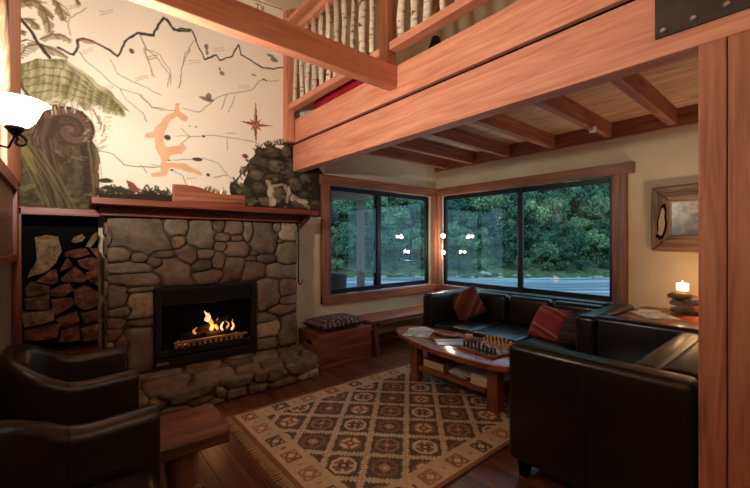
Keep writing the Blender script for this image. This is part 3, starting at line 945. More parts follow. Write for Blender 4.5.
def stone_mesh(cx, cy, rad, gap, h, seed, to3, back=0.02):
    r = random.Random(seed)
    vs = []; n = len(rad)
    rad = [(q * (1 - 0.06 * r.random() ** 2), ux, uy) for q, ux, uy in rad]
    def ring(f, g, d, jit):
        for (q, ux, uy) in rad:
            l = max(q * f - g, 0.004)
            vs.append(to3(cx + ux * l, cy + uy * l, d + r.uniform(-jit, jit)))
    ring(1.0, gap, -back, 0); ring(1.0, gap, h * 0.45, h * 0.06); ring(0.94, gap, h * 0.94, h * 0.10); ring(0.55, 0, h * 1.02, h * 0.16)
    vs.append(to3(cx, cy, h * (1.0 + r.uniform(-0.1, 0.15))))
    fs = []
    for k in range(3):
        for i in range(n):
            fs.append((k * n + i, k * n + (i + 1) % n, (k + 1) * n + (i + 1) % n, (k + 1) * n + i))
    c = 4 * n
    for i in range(n): fs.append((3 * n + i, 3 * n + (i + 1) % n, c))
    return MB().add(vs, fs)


# stones as centre + half sizes (photograph crops -> the stone face plane); last value: stone kind
A = lambda l: [(95 + x / 6.78, 205 + y / 6.78, a / 6.78, c / 6.78, k) for x, y, a, c, k in l]
Bc = lambda l: [(195 + x / 6.78, 205 + y / 6.78, a / 6.78, c / 6.78, k) for x, y, a, c, k in l]
Cc = lambda l: [(95 + x / 6.78, 270 + y / 6.78, a / 6.78, c / 6.78, k) for x, y, a, c, k in l]
Dc = lambda l: [(235 + x / 3.756, 270 + y / 3.756, a / 3.756, c / 3.756, k) for x, y, a, c, k in l]
pix = A([(300, 195, 190, 115, 0), (85, 230, 28, 42, 0), (160, 335, 80, 48, 0), (300, 360, 48, 34, 0), (540, 155, 72, 52, 0), (563, 245, 36, 38, 4), (480, 338, 60, 18, 1),
         (645, 345, 72, 52, 1), (410, 395, 52, 28, 1), (230, 428, 170, 36, 0), (532, 440, 105, 70, 1)])
pix += Bc([(55, 205, 72, 98, 0), (165, 150, 45, 28, 1), (262, 165, 66, 36, 1), (188, 220, 52, 26, 1), (286, 226, 42, 22, 1), (365, 190, 32, 55, 0), (470, 240, 88, 102, 0), (555, 158, 26, 24, 0),
           (622, 195, 44, 50, 3), (612, 335, 54, 88, 0), (578, 246, 18, 14, 0), (180, 285, 40, 30, 1), (290, 300, 85, 54, 1), (405, 325, 28, 18, 1), (385, 366, 34, 14, 1), (490, 365, 74, 30, 2),
           (165, 380, 40, 54, 1), (270, 420, 78, 68, 1), (400, 440, 84, 58, 1), (572, 440, 84, 48, 0), (60, 335, 62, 34, 1), (52, 410, 58, 46, 2), (105, 470, 92, 30, 1)])
pix += Cc([(265, 62, 185, 38, 0), (130, 190, 80, 88, 0), (320, 240, 92, 92, 3), (165, 285, 88, 34, 0), (125, 365, 62, 36, 0), (322, 355, 78, 24, 0), (110, 445, 60, 44, 4), (310, 135, 90, 14, 0)])
pix += [(141, 350, 16, 21, 0), (118, 362, 10, 12, 0), (110, 352, 8, 10, 0), (122, 345, 8, 8, 4)]
pix += Dc([(120, 95, 45, 54, 0), (190, 70, 22, 28, 4), (195, 115, 26, 16, 0), (112, 178, 36, 17, 0), (172, 148, 48, 17, 1), (125, 225, 46, 26, 3), (207, 245, 36, 64, 0), (118, 285, 44, 30, 0), (200, 305, 40, 12, 1)])
ells = []
for (px, py, a, c, kd) in pix:
    q = onY(px, py, FY); q1 = onY(px + a, py, FY); q0 = onY(px - a, py, FY); qz = onY(px, py - c, FY)
    ells.append((q.x, q.z, abs(q1.x - q0.x) / 2, abs(qz.z - q.z), kd))


def inF(x, z):
    if not (FX0 < x < FX1 and FZ0 - 0.01 < z < FZ1): return False
    return not (OX0 - 0.004 < x < OX1 + 0.004 and z < OZ1 + 0.004)


for i, (e, rad) in enumerate(zip(ells, layout(ells, inF))):
    if sum(r[0] for r in rad) / len(rad) < 0.012: continue
    h = 0.022 + 0.014 * random.random()
    stone_mesh(e[0], e[1], rad, 0.0022, h, i, lambda x, z, d: (x, FY + 0.02 - d, z)).build('stone', stone_ms[e[4]], fp, smooth=True)
# stones down the left flank of the fireplace
zz = FZ0
while zz < FZ1 - 0.05:
    hh = random.uniform(0.09, 0.2)
    hh = min(hh, FZ1 - zz)
    for (ya, yb) in ((FY + 0.03, FY + 0.13), (FY + 0.135, YF - 0.02)):
        e = [((ya + yb) / 2, zz + hh / 2, (yb - ya) / 2, hh / 2)]
        rad = layout(e, lambda y, z: ya < y < yb and zz < z < zz + hh, 10)[0]
        stone_mesh(e[0][0], e[0][1], rad, 0.003, 0.02, 5, lambda y, z, d: (FX0 + 0.01 - d, y, z)).build('stone', stone_ms[0], fp, smooth=True)
    zz += hh

# hearth
HY0, HX0, HX1, HZ = 3.24, 0.22, 1.93, 0.262
hearth = thing('stone_hearth', 'raised hearth ledge of rounded fieldstones along the fireplace foot', 'hearth', (1.07, 3.4, 0))
SL = lambda y: 0.085 * max(0.0, min(1.0, (FY - y) / (FY - HY0)))          # the ledge falls a little towards the room
MB().prism([(HX0, HY0 + 0.03, 0), (HX0, FY - 0.005, 0), (HX0, FY - 0.005, HZ - 0.022), (HX0, HY0 + 0.03, HZ - 0.022 - SL(HY0 + 0.03))], (HX1 - 0.02 - HX0, 0, 0)).build('mortar_core', mortar, hearth)
Hc = lambda l: [(90 + x / 3.125, 280 + y / 3.125, a / 3.125, c / 3.125, k) for x, y, a, c, k in l]
hp = Hc([(285, 345, 102, 38, 0), (410, 345, 20, 26, 0), (460, 305, 58, 28, 0), (460, 345, 48, 20, 0), (535, 292, 24, 24, 1), (588, 286, 40, 20, 0), (655, 262, 48, 26, 0), (682, 298, 30, 20, 3),
         (610, 312, 44, 18, 1), (520, 330, 36, 18, 0), (340, 368, 60, 12, 1), (215, 375, 60, 22, 1), (265, 398, 60, 14, 0), (150, 380, 40, 40, 0), (130, 420, 60, 30, 1), (60, 420, 60, 50, 0), (390, 378, 40, 10, 0)])
el = []
for (px, py, a, c, kd) in hp:
    q = onY(px, py, HY0); q1 = onY(px + a, py, HY0); q0 = onY(px - a, py, HY0); qz = onY(px, py - c, HY0)
    el.append((q.x, max(min(q.z * 0.8, 0.15), 0.03), abs(q1.x - q0.x) / 2, abs(qz.z - q.z), kd))
for i, (e, rad) in enumerate(zip(el, layout(el, lambda x, z: HX0 < x < HX1 + 0.03 and 0.002 < z < HZ - 0.075))):
    if sum(r[0] for r in rad) / len(rad) < 0.012: continue
    stone_mesh(e[0], e[1], rad, 0.004, 0.06 + 0.03 * random.random(), 100 + i, lambda x, z, d: (x, HY0 + 0.045 - d, z)).build('stone', stone_ms[e[4]], hearth, smooth=True)
tops = [(0.34, 3.42, .14, .16, 0), (0.62, 3.40, .22, .10, 1), (0.60, 3.54, .2, .07, 0), (0.93, 3.52, .16, .09, 1), (0.98, 3.36, .20, .11, 0), (1.22, 3.48, .13, .07, 2), (1.28, 3.34, .14, .07, 0),
        (1.30, 3.56, .14, .05, 1), (1.52, 3.50, .16, .10, 0), (1.50, 3.33, .12, .08, 1), (1.74, 3.46, .13, .13, 0), (1.72, 3.30, .12, .07, 0), (1.88, 3.34, .08, .1, 0), (1.10, 3.44, .05, .04, 2), (1.86, 3.53, .08, .08, 1)]
for i, (e, rad) in enumerate(zip(tops, layout(tops, lambda x, y: HX0 < x < HX1 + 0.02 and HY0 + 0.005 < y < FY - 0.01))):
    stone_mesh(e[0], e[1], rad, 0.004, 0.022 + 0.012 * random.random(), 200 + i, lambda x, y, d: (x, y, HZ - 0.02 + d - SL(y))).build('flagstone', stone_ms[e[4]], hearth, smooth=True)
ends = [(3.33, 0.19, .10, .07, 0), (3.34, 0.07, .11, .06, 3), (3.50, 0.16, .09, .10, 1), (3.52, 0.05, .09, .05, 0)]
for i, (e, rad) in enumerate(zip(ends, layout(ends, lambda y, z: HY0 + 0.01 < y < FY - 0.01 and 0.0 < z < HZ - SL(y) * 0.8))):
    stone_mesh(e[0], e[1], rad, 0.004, 0.07, 300 + i, lambda y, z, d: (HX1 - 0.03 + d, y, z)).build('stone', stone_ms[e[4]], hearth, smooth=True)

# firebox insert
ins_ = thing('firebox', 'black steel firebox set into the stone fireplace', 'firebox', ((OX0 + OX1) / 2, FY + 0.1, OZ0))
fr = 0.045
b = MB()
for (a0, a1, c0, c1) in [(OX0, OX0 + fr, OZ0, OZ1), (OX1 - fr, OX1, OZ0, OZ1), (OX0 + fr, OX1 - fr, OZ1 - 0.03, OZ1)]:
    B1(a0, a1, FY - 0.03, FY + 0.03, c0, c1).build('surround', iron, ins_, 0.004)
MB().prism([(OX0 + fr, FY - 0.02, OZ1 - 0.03), (OX0 + fr, FY - 0.005, OZ1 - 0.15), (OX0 + fr, FY + 0.02, OZ1 - 0.16), (OX0 + fr, FY + 0.02, OZ1 - 0.03)], (OX1 - OX0 - 2 * fr, 0, 0)).build('hood', iron, ins_)
b = MB()
BY = YF - 0.02
b.box(OX0 + fr, OX1 - fr, BY - 0.01, BY, OZ0, OZ1 - 0.03)
b.box(OX0 + 0.005, OX0 + fr - 0.002, FY + 0.03, BY, OZ0, OZ1 - 0.03); b.box(OX1 - fr + 0.002, OX1 - 0.005, FY + 0.03, BY, OZ0, OZ1 - 0.03)
b.box(OX0 + fr, OX1 - fr, FY + 0.03, BY, OZ0, OZ0 + 0.01); b.box(OX0 + fr, OX1 - fr, FY + 0.03, BY, OZ1 - 0.035, OZ1 - 0.03)
b.build('chamber', soot_shade, ins_)
B1(OX0 + fr, OX1 - fr, FY - 0.03, FY + 0.01, OZ0, OZ0 + 0.065).build('ash_drawer', iron, ins_, 0.004)
B1(OX0 + fr, OX1 - fr, FY - 0.012, FY + 0.01, OZ0 + 0.075, OZ0 + 0.135).build('lower_bar', iron, ins_, 0.004)
B1(OX0 + fr - 0.035, OX0 + fr + 0.055, FY - 0.0335, FY - 0.030, OZ0 + 0.018, OZ0 + 0.042).build('maker_plate', brass, ins_)
fret = MB().box(OX0 + 0.14, OX1 - 0.09, FY - 0.02, FY, OZ0 + 0.172, OZ0 + 0.195)
for k in range(13):
    x = OX0 + 0.15 + k * 0.047
    fret.box(x, x + 0.026, FY - 0.021, FY + 0.001, OZ0 + 0.14, OZ0 + 0.172)
fret.build('grate_fret', cast, ins_, 0.003)
b = MB()
for k in range(9):
    y = FY + 0.03 + k * 0.022
    b.box(OX0 + 0.08, OX1 - 0.08, y, y + 0.01, OZ0 + 0.125, OZ0 + 0.14)
b.build('grate', iron, ins_)
charred = noisy('charred_log', [(0.35, lin(16, 12, 10)), (0.7, lin(62, 42, 32))], 9, 0.9, 0.8, 0.02, 0.1)
for i, (x0, y0, z0, x1, y1, z1, r, lb) in enumerate([(0.78, FY + 0.09, 0.49, 1.12, FY + 0.12, 0.50, .040, 'charred log lying at the left of the grate'), (0.98, FY + 0.05, 0.48, 1.32, FY + 0.10, 0.50, .036, 'charred log lying at the right of the grate'),
                                               (0.92, FY + 0.10, 0.53, 1.20, FY + 0.05, 0.63, .022, 'thin burning stick leaning across the fire logs')]):
    p = [Vector((x0, y0, z0)).lerp(Vector((x1, y1, z1)), k / 5) + Vector((0, 0.004 * random.uniform(-1, 1), 0.006 * random.uniform(-1, 1))) for k in range(6)]
    tag(origin(MB().tube(p, [r * random.uniform(0.85, 1.1) for _ in p], 10).build('burning_log', charred, smooth=True), p[2]), lb, 'log', 'logs in the fire')
fire = thing('fire', 'small orange wood fire burning in the black firebox', 'fire', (1.05, FY + 0.08, 0.45))


def flame(x, y, z, h, r, mat, lean=0.0):
    pr = []
    for k in range(9):
        t = k / 8
        pr.append((x + lean * t * t + 0.012 * math.sin(6 * t + x * 30), y, z + h * t))
    rd = [r * (0.5 + 1.1 * math.sin(math.pi * min(1, t * 0.9 + 0.12)) ** 1.3) * (1 - 0.85 * t) + 0.0008 for t in [k / 8 for k in range(9)]]
    MB().tube(pr, rd, 9).build('flame', mat, fire, smooth=True)


flame(1.045, FY + 0.07, 0.52, 0.17, 0.020, flame_m, -0.01); flame(1.015, FY + 0.075, 0.61, 0.10, 0.022, flame_w, -0.012)
flame(1.09, FY + 0.06, 0.52, 0.11, 0.012, flame_m, 0.01); flame(1.145, FY + 0.05, 0.51, 0.11, 0.009, flame_w, 0.0)
flame(1.235, FY + 0.05, 0.50, 0.10, 0.009, flame_w, 0.016); flame(1.20, FY + 0.055, 0.52, 0.08, 0.008, flame_m, -0.02)
flame(0.90, FY + 0.06, 0.51, 0.06, 0.009, flame_m, 0.01)
for k in range(10):
    x = 0.76 + 0.06 * random.random() if k < 8 else 0.78 + 0.55 * random.random()
    me = MB().lathe([(0.004, -0.010), (0.016, -0.004), (0.014, 0.008), (0.003, 0.013)], (x, FY + 0.03 + 0.08 * random.random(), 0.44 + 0.014 * random.random()), 7)
    me.build('ember', ember_m, fire)
point('fire_light', (0, -0.04, 0.10), FIRE_W, 0.08, (1, 0.45, 0.16), fire)

# mantel
mt = thing('mantel_shelf', 'red-stained timber mantel shelf over the stone fireplace', 'mantel', (1.08, 3.6, 1.555))
B1(0.14, 2.03, 3.35, YF - 0.005, 1.628, 1.676).build('shelf', REDWOOD('X'), mt, 0.006)
B1(0.20, 1.93, 3.555, YF - 0.005, 1.556, 1.627).build('frieze', REDWOOD('X'), mt, 0.004)
for x in (1.935, 0.155):
    MB().prism([(x, YF - 0.005, 1.40 if x > 1 else 1.60), (x, YF - 0.005, 1.627), (x, 3.42 if x > 1 else 3.62, 1.627), (x, 3.48 if x > 1 else 3.66, 1.585)], (0.05 if x > 1 else 0.04, 0, 0)).build('corbel', REDWOOD('Z'), mt, 0.004)
pts = [(173, 184), (184, 184.5), (192, 185.5), (200, 187.5), (208, 190.5), (216, 193), (224, 194.5), (236, 195), (245, 195.5)]
Yp = 3.46
top = [onY(a, c, Yp) for a, c in pts]
poly_ = [Vector((top[0].x, Yp, 1.677))] + top + [Vector((top[-1].x, Yp, 1.677))]
tag(origin(MB().prism(poly_, (0, 0.035, 0)).build('live_edge_board', CHESTW('X'), bevel=0.004), (1.1, Yp + 0.017, 1.677)), 'live-edge timber board standing on the mantel in front of the tealights', 'board')
for (px, py, lb) in [(190, 184, 'left tealight glowing behind the live-edge board on the mantel'), (221, 192, 'right tealight glowing behind the live-edge board on the mantel')]:
    q = onY(px, py, 3.56)
    tl = thing('tealight', lb, 'candle', (q.x, 3.56, 1.677), 'tealights on the mantel')
    hh = q.z - 1.677
    MB().lathe([(0.022, 0), (0.024, hh - 0.02), (0.020, hh - 0.02)], (q.x, 3.56, 1.677), 14).build('cup', paper_w, tl, smooth=False)
    MB().lathe([(0.003, hh - 0.02), (0.009, hh - 0.008), (0.005, hh + 0.008), (0.0008, hh + 0.022)], (q.x, 3.56, 1.677), 8).build('flame', flame_w, tl, smooth=True)

# iron poker hanging by the fireplace
pk = thing('fire_poker', 'black iron poker hanging at the right edge of the stone fireplace', 'poker', (1.885, 3.53, 0.90))
x, y = 1.885, 3.528
MB().tube([(x, y, 1.55 - 0.63 * k / 30) for k in range(31)], [0.007 + 0.0025 * (k % 2) for k in range(31)], 8).build('shaft', iron, pk, smooth=True)
MB().tube([(x + 0.016 * math.cos(a), y, 1.565 + 0.016 * math.sin(a)) for a in np.linspace(0, 2 * math.pi, 13)], 0.005, 6).build('ring', iron, pk, smooth=True)
MB().tube([(x, y, 0.925), (x + 0.01, y, 0.90), (x + 0.035, y, 0.915), (x + 0.055, y, 0.955)], [0.007, 0.007, 0.006, 0.003], 8).build('hook', iron, pk, smooth=True)

# ------------------------------------------------------------------ log store with firewood
LY = 3.62
ls = thing('log_store', 'red timber framed firewood niche left of the fireplace', 'firewood store', (-0.03, 3.7, 0))
B1(XL + 0.003, XL + 0.05, LY - 0.03, LY + 0.02, 0, 1.595).build('jamb', REDWOOD('Z'), ls, 0.004)
B1(XL + 0.003, 0.205, LY - 0.03, LY + 0.02, 1.545, 1.60).build('lintel', REDWOOD('X'), ls, 0.004)
B1(XL + 0.003, XL + 0.02, LY + 0.021, YF - 0.004, 0.5, 1.545).build('side_lining', soot_shade, ls)
B1(XL + 0.021, 0.205, YF - 0.015, YF - 0.004, 0.5, 1.545).build('back_lining', soot_shade, ls)
B1(XL + 0.003, 0.205, LY + 0.021, YF - 0.004, 1.546, 1.60).build('top_board', REDWOOD('X'), ls)
B1(XL + 0.051, 0.205, LY - 0.02, YF - 0.016, 0.0, 0.52).build('base_panel', REDWOOD('X'), ls)
end_red = noisy('split_log_red', [(0.35, lin(52, 28, 20)), (0.5, lin(104, 60, 42)), (0.7, lin(138, 86, 62))], 18, 0.9, 0.6, 0.01, 0.16, 6, 0.15)
end_brown = noisy('split_log_brown', [(0.35, lin(48, 32, 24)), (0.5, lin(92, 62, 46)), (0.7, lin(126, 92, 68))], 18, 0.9, 0.6, 0.01, 0.16, 6, 0.15)
end_pale = noisy('driftwood_pale', [(0.35, lin(70, 56, 40)), (0.5, lin(116, 96, 70)), (0.7, lin(146, 124, 94))], 18, 0.9, 0.7, 0.02, 0.1, 6, 0.15)
bark_m = noisy('log_bark', [(0.3, lin(44, 34, 28)), (0.7, lin(82, 64, 50))], 18, 0.95, 0.8, 0.02, 0.1)
logs = [([(90, 100), (130, 92), (175, 98), (185, 150), (165, 190), (130, 225), (95, 232), (62, 245), (75, 215), (98, 180)], 2, 'pale gnarled driftwood stump at the top left of the firewood'),
        ([(195, 155), (240, 142), (275, 138), (290, 160), (240, 175), (200, 167)], 0, 'flat reddish split log near the top centre of the firewood'),
        ([(288, 140), (338, 138), (340, 182), (315, 172)], 0, 'triangular reddish log at the top right of the firewood'),
        ([(208, 170), (228, 205), (180, 224)], 0, 'small three-cornered reddish log under the flat split log'),
        ([(243, 182), (290, 172), (336, 178), (336, 212), (300, 225), (258, 207)], 1, 'rounded brown log with visible rings below the triangular log'),
        ([(184, 252), (236, 206), (286, 246), (266, 263), (195, 264)], 0, 'wedge of reddish firewood in the middle of the stack'),
        ([(272, 226), (334, 216), (312, 262), (290, 262)], 0, 'narrow reddish wedge at the right middle of the stack'),
        ([(95, 258), (150, 216), (168, 218), (172, 262), (150, 270)], 0, 'quarter-round red log just under the driftwood stump'),
        ([(54, 286), (76, 258), (142, 276), (142, 302), (60, 316)], 1, 'brown split log at the left edge above the square-ended log'),
        ([(146, 290), (215, 264), (227, 290), (200, 315), (150, 313)], 0, 'dark red half-round log in the centre of the stack'),
        ([(230, 292), (270, 274), (326, 300), (332, 345), (270, 363), (235, 346)], 1, 'biggest brown log with cracked end at the right of the stack'),
        ([(50, 325), (142, 306), (142, 362), (55, 362)], 1, 'square-ended brown log at the left edge of the stack'),
        ([(150, 326), (222, 318), (233, 346), (166, 382), (150, 366)], 0, 'reddish log left of the biggest cracked log'),
        ([(44, 374), (156, 364), (160, 402), (50, 428)], 2, 'pale flat-cut log low at the left of the stack'),
        ([(166, 396), (242, 368), (252, 402), (205, 426), (180, 426)], 0, 'dark split log low in the centre of the stack'),
        ([(256, 376), (333, 358), (333, 402), (272, 412)], 1, 'dark split log low at the right of the stack'),
        ([(52, 440), (182, 408), (170, 462), (100, 474), (52, 474)], 0, 'bottom left log of the firewood above the armchair'),
        ([(186, 436), (248, 418), (252, 472), (176, 478)], 0, 'bottom middle log of the firewood above the armchair'),
        ([(258, 428), (333, 408), (333, 466), (266, 476)], 1, 'bottom right log of the firewood above the armchair'),
        ([(303, 262), (309, 252), (318, 250), (327, 256), (328, 266), (320, 274), (308, 272)], 2, 'small pale round log end at the right of the stack'),
        ([(222, 112), (232, 98), (262, 88), (274, 98), (262, 112), (236, 120)], 2, 'dim pale log end at the back top of the firewood'),
        ([(276, 132), (300, 92), (318, 78), (326, 88), (314, 110), (296, 136)], 2, 'pale stick leaning at the top right of the firewood')]
# four more rows under those, standing on the base panel
for i, (pts, kd, lb) in enumerate(logs):
    pw_ = [onY(10 + a / 3.61, 210 + c / 3.61, LY) for a, c in pts]
    cx = sum(p.x for p in pw_) / len(pw_); cz = sum(p.z for p in pw_) / len(pw_)
    yo = random.uniform(0.005, 0.05) + (0.08 if i >= 20 else 0)
    # subdivided outline with some raggedness
    ring = []
    n = len(pw_)
    for k in range(n):
        a, c = pw_[k], pw_[(k + 1) % n]
        for t in (0, 0.5):
            q = a.lerp(c, t)
            ring.append((min(0.2, max(XL + 0.022, cx + (q.x - cx) * 1.02 + random.uniform(-.003, .003))), cz + (q.z - cz) * 1.02 + random.uniform(-.003, .003)))
    n = len(ring)
    vs = [(x, LY + yo + random.uniform(-.004, .004), z) for x, z in ring] + [(x, YF - 0.02, z) for x, z in ring] + [(cx, LY + yo - 0.006, cz)]
    lg = thing('firewood_log', lb, 'log', (cx, LY + yo, cz), 'firewood in the niche')
    MB().add(vs[:n] + [vs[2 * n]], [(k, (k + 1) % n, n) for k in range(n)]).build('cut_end', [end_red, end_brown, end_pale][kd], lg)
    MB().add(vs[:2 * n], [(k, k + n, (k + 1) % n + n, (k + 1) % n) for k in range(n)] + [tuple(range(2 * n - 1, n - 1, -1))]).build('side_bark', bark_m if kd < 2 else end_pale, lg)
lowlog = onY(40, 345, LY)

# ------------------------------------------------------------------ left wall: cladding, frame, lamp, pole
struct(B1(XL + 0.001, XL + 0.03, 3.0, YF - 0.005, 1.78, ZC).build('trim_1', TIMBER('Z'), bevel=0.004), 'pinkish timber post in the corner above the lamp', 'trim')
fx_ = XL + 0.003
pf = thing('wall_picture', 'red framed brown picture on the left wall beside the firewood', 'picture', (fx_, 3.2, 1.2))
B1(fx_, fx_ + 0.035, 3.48, 3.555, 1.225, 1.775).build('frame_stile', REDWOOD('Z'), pf, 0.004)
B1(fx_, fx_ + 0.035, 2.45, 2.525, 1.225, 1.775).build('frame_stile', REDWOOD('Z'), pf, 0.004)
B1(fx_, fx_ + 0.035, 2.526, 3.479, 1.70, 1.775).build('frame_rail', REDWOOD('Y'), pf, 0.004)
B1(fx_, fx_ + 0.035, 2.526, 3.479, 1.225, 1.27).build('frame_rail', REDWOOD('Y'), pf, 0.004)
B1(fx_, fx_ + 0.012, 2.526, 3.479, 1.271, 1.699).build('panel_board', wood('panel_brown', lin(92, 66, 46), lin(120, 90, 64), lin(140, 108, 80), 'Y', 0.4), pf)
tag(origin(MB().tube([(XL + 0.036, 2.60, 2.60), (XL + 0.036, 2.66, 2.35), (XL + 0.036, 2.71, 2.17), (XL + 0.036, 2.715, 2.14), (XL + 0.036, 2.718, 2.13)], [0.032, 0.033, 0.032, 0.028, 0.014], 14).build('wooden_pole', DRIFT('Z'), smooth=True), (XL + 0.04, 2.7, 2.13)),
    'pale rounded wooden pole hung on the wall above the lamp', 'pole')


def sconce(loc, wdir, watts, label):
    t = thing('wall_lamp', label, 'lamp', loc, 'scroll-arm wall lamps')
    x, y, z = loc
    prof = [(0.024, -0.062), (0.046, -0.052), (0.064, -0.030), (0.075, -0.004), (0.083, 0.020), (0.096, 0.038), (0.112, 0.047)]
    MB().lathe(prof, loc, 28, 0.03, 6, cap=False).build('glass_bowl', bowl_m, t, smooth=True)
    MB().lathe([(0.008, -0.096), (0.014, -0.090), (0.022, -0.080), (0.034, -0.066), (0.030, -0.058)], loc, 16).build('cup', iron, t, smooth=True)
    d = Vector(wdir)
    pts = []
    for k in range(26):                           # scroll under the cup, then a sweep to the wall
        a = -math.pi / 2 + 0.5 * k
        rr = 0.008 + 0.0012 * k
        if k < 9: pts.append(Vector((x, y, z - 0.112)) + d * (0.02 + rr * math.cos(a)) + Vector((0, 0, rr * math.sin(a))))
    C_ = Vector((x, y, z - 0.118)) - d * 0.012
    pts = [C_ - d * (0.006 + 0.0022 * k) * math.cos(2.2 + 0.55 * k) + Vector((0, 0, (0.006 + 0.0022 * k) * math.sin(2.2 + 0.55 * k))) for k in range(14, -1, -1)][::-1]
    e_ = pts[-1]
    pts = pts[:12] + [Vector((x, y, z - 0.148)) + d * 0.02, Vector((x, y, z - 0.142)) + d * 0.06, Vector((x, y, z - 0.12)) + d * 0.10, Vector((x, y, z - 0.09)) + d * 0.122]
    MB().tube([Vector((x, y, z - 0.085)), Vector((x, y, z - 0.10)) - d * 0.004, Vector((x, y, z - 0.112)) - d * 0.010], 0.006, 8).build('stalk', iron, t, smooth=True)
    MB().tube(pts, 0.006, 8).build('scroll_arm', iron, t, smooth=True)
    rose = MB().lathe([(0.045, 0), (0.045, 0.006), (0.02, 0.014)], seg=18).build('wall_rose', iron, t, off=(0, 0, 0))
    rose.rotation_euler = Vector((0, 0, 1)).rotation_difference(-d).to_euler()
    rose.location = d * (0.127 if x > -1 and y > 0 else 0.14) + Vector((0, 0, -0.09))
    point('bulb', (0, 0, 0.075), watts, 0.05, LAMP, t)
    return t


sconce((XL + 0.128, 2.13, 1.885), (-1, 0, 0), SCONCE_W, 'lit white glass bowl lamp on a scroll arm beside the koru')
sconce((XB + 0.142, 1.5, 3.6), (-1, 0, 0), FILL_W, 'added lit bowl lamp on the far left wall out of view')  # unseen lamp, added to light the beams and high wall
sconce((0.6, YB + 0.142, 3.0), (0, -1, 0), FILL_W, 'added lit bowl lamp on the wall behind the viewer, out of view')  # unseen lamp, added to brighten the room

# ------------------------------------------------------------------ rug
RX0, RX1, RY0, RY1 = 0.97, 2.97, 1.33, 2.92
r = 0.008
ux = np.arange(0, RX1 - RX0 + r, r); uy = np.arange(0, RY1 - RY0 + r, r)
U, Vv = np.meshgrid(ux, uy)
LU, LV = RX1 - RX0, RY1 - RY0
rug = np.zeros(U.shape + (3,))
CREAM, RUST, DARK, TAN, OCH, SAND = [np.array(lin(*c)[:3]) for c in [(226, 206, 180), (160, 112, 90), (104, 98, 90), (190, 158, 128), (176, 138, 106), (214, 190, 162)]]
rug[:] = RUST * 0.9


def setm(m, c): rug[m] = c


dl, dr, db, dt = U, LU - U, Vv, LV - Vv
edge = np.minimum(np.minimum(dl, dr) / 1.0, np.minimum(db, dt))
setm(edge > 0.03, SAND)
# motifs in the border: hooked blocks, repeating along each side
def border(u, w, along, bw_, per, msk):
    a = (along % per) - per / 2; b_ = w - bw_
    m1 = msk & (np.abs(a) + np.abs(b_) < 0.055)
    m2 = msk & (np.abs(np.abs(a) - 0.05) < 0.009) & (np.abs(b_) < 0.05)
    m3 = msk & (np.abs(np.abs(b_) - 0.045) < 0.008) & (np.abs(a) < 0.055) & (np.abs(a) > 0.012)
    idx = np.floor(along / per).astype(int)
    for k, c in enumerate([RUST, DARK, OCH]):
        s_ = idx % 3 == k
        setm((m1 | m2 | m3) & s_, c)
    setm(msk & (np.abs(a) + np.abs(b_) < 0.028), CREAM)
    setm(msk & (np.abs(np.abs(a) - per / 2) < 0.006) & (np.abs(b_) < 0.014), DARK)


BW = 0.20
border(U, dl, Vv, 0.115, 0.227, (dl < BW) & (edge > 0.03))
border(U, dr, Vv, 0.115, 0.227, (dr < BW) & (edge > 0.03))
border(U, db, U, 0.10, 0.25, (db < BW - 0.02) & (dl >= BW) & (dr >= BW) & (edge > 0.03))
border(U, dt, U, 0.10, 0.25, (dt < BW - 0.02) & (dl >= BW) & (dr >= BW) & (edge > 0.03))
fm = (dl > BW) & (dr > BW) & (db > BW - 0.02) & (dt > BW - 0.02)
setm(fm, CREAM * 0.85)
fi = (dl > BW + .012) & (dr > BW + .012) & (db > BW - 0.008) & (dt > BW - 0.008)
setm(fi, DARK)
p = 0.35
s1 = (U + Vv + 0.06); s2 = (U - Vv + 0.02)
d1 = np.abs((s1 / p + 0.5) % 1 - 0.5) * p; d2 = np.abs((s2 / p + 0.5) % 1 - 0.5) * p
saw1 = ((s2 / 0.036) % 1); saw2 = ((s1 / 0.036) % 1)
setm(fi & (d1 < 0.014 + 0.026 * saw1), CREAM)
setm(fi & (d2 < 0.014 + 0.026 * saw2), CREAM)
setm(fi & ((d1 < 0.004) | (d2 < 0.004)), TAN)
c1 = np.floor(s1 / p); c2 = np.floor(s2 / p)
e1 = s1 / p - c1 - 0.5; e2 = s2 / p - c2 - 0.5
A_ = (e1 + e2) * p / 2; B_ = (e1 - e2) * p / 2
oc = np.maximum(np.maximum(np.abs(A_), np.abs(B_)), (np.abs(A_) + np.abs(B_)) * 0.72)
kind = ((c1 * 2 + c2 * 3) % 4).astype(int)
for k, (ca, cb, cc) in enumerate([(RUST, DARK, TAN), (CREAM, RUST, DARK), (OCH, DARK, RUST), (RUST, CREAM, RUST)]):
    kk = fi & (kind == k)
    setm(kk & (oc < 0.082), ca); setm(kk & (oc < 0.062) & (np.abs(np.abs(A_) - np.abs(B_)) > 0.012), cb); setm(kk & (oc < 0.034), cc)
    setm(kk & (oc < 0.012), CREAM)
rug *= (0.80 + 0.34 * vnoise(60, 21, X=U, Y=Vv) * 0.6 + 0.12 * vnoise(9, 22, X=U, Y=Vv))[..., None]
rg = thing('kilim_rug', 'fringed kilim rug with cream border and dark diamond lattice', 'rug', ((RX0 + RX1) / 2, (RY0 + RY1) / 2, 0))
V3 = np.stack([U + RX0 - rg.location.x, Vv + RY0 - rg.location.y, 0.010 + 0.0015 * vnoise(7, 23, X=U, Y=Vv)], -1).astype(np.float32)
grid_mesh('pile', V3, U.shape, rug, attr_mat('rug_wool', 0.97, 160, 0.5, 0.05), rg)
B1(RX0, RX1, RY0, RY1, 0.001, 0.0095).build('backing', plain('rug_back', lin(120, 84, 60), 0.95), rg)
fg = MB()
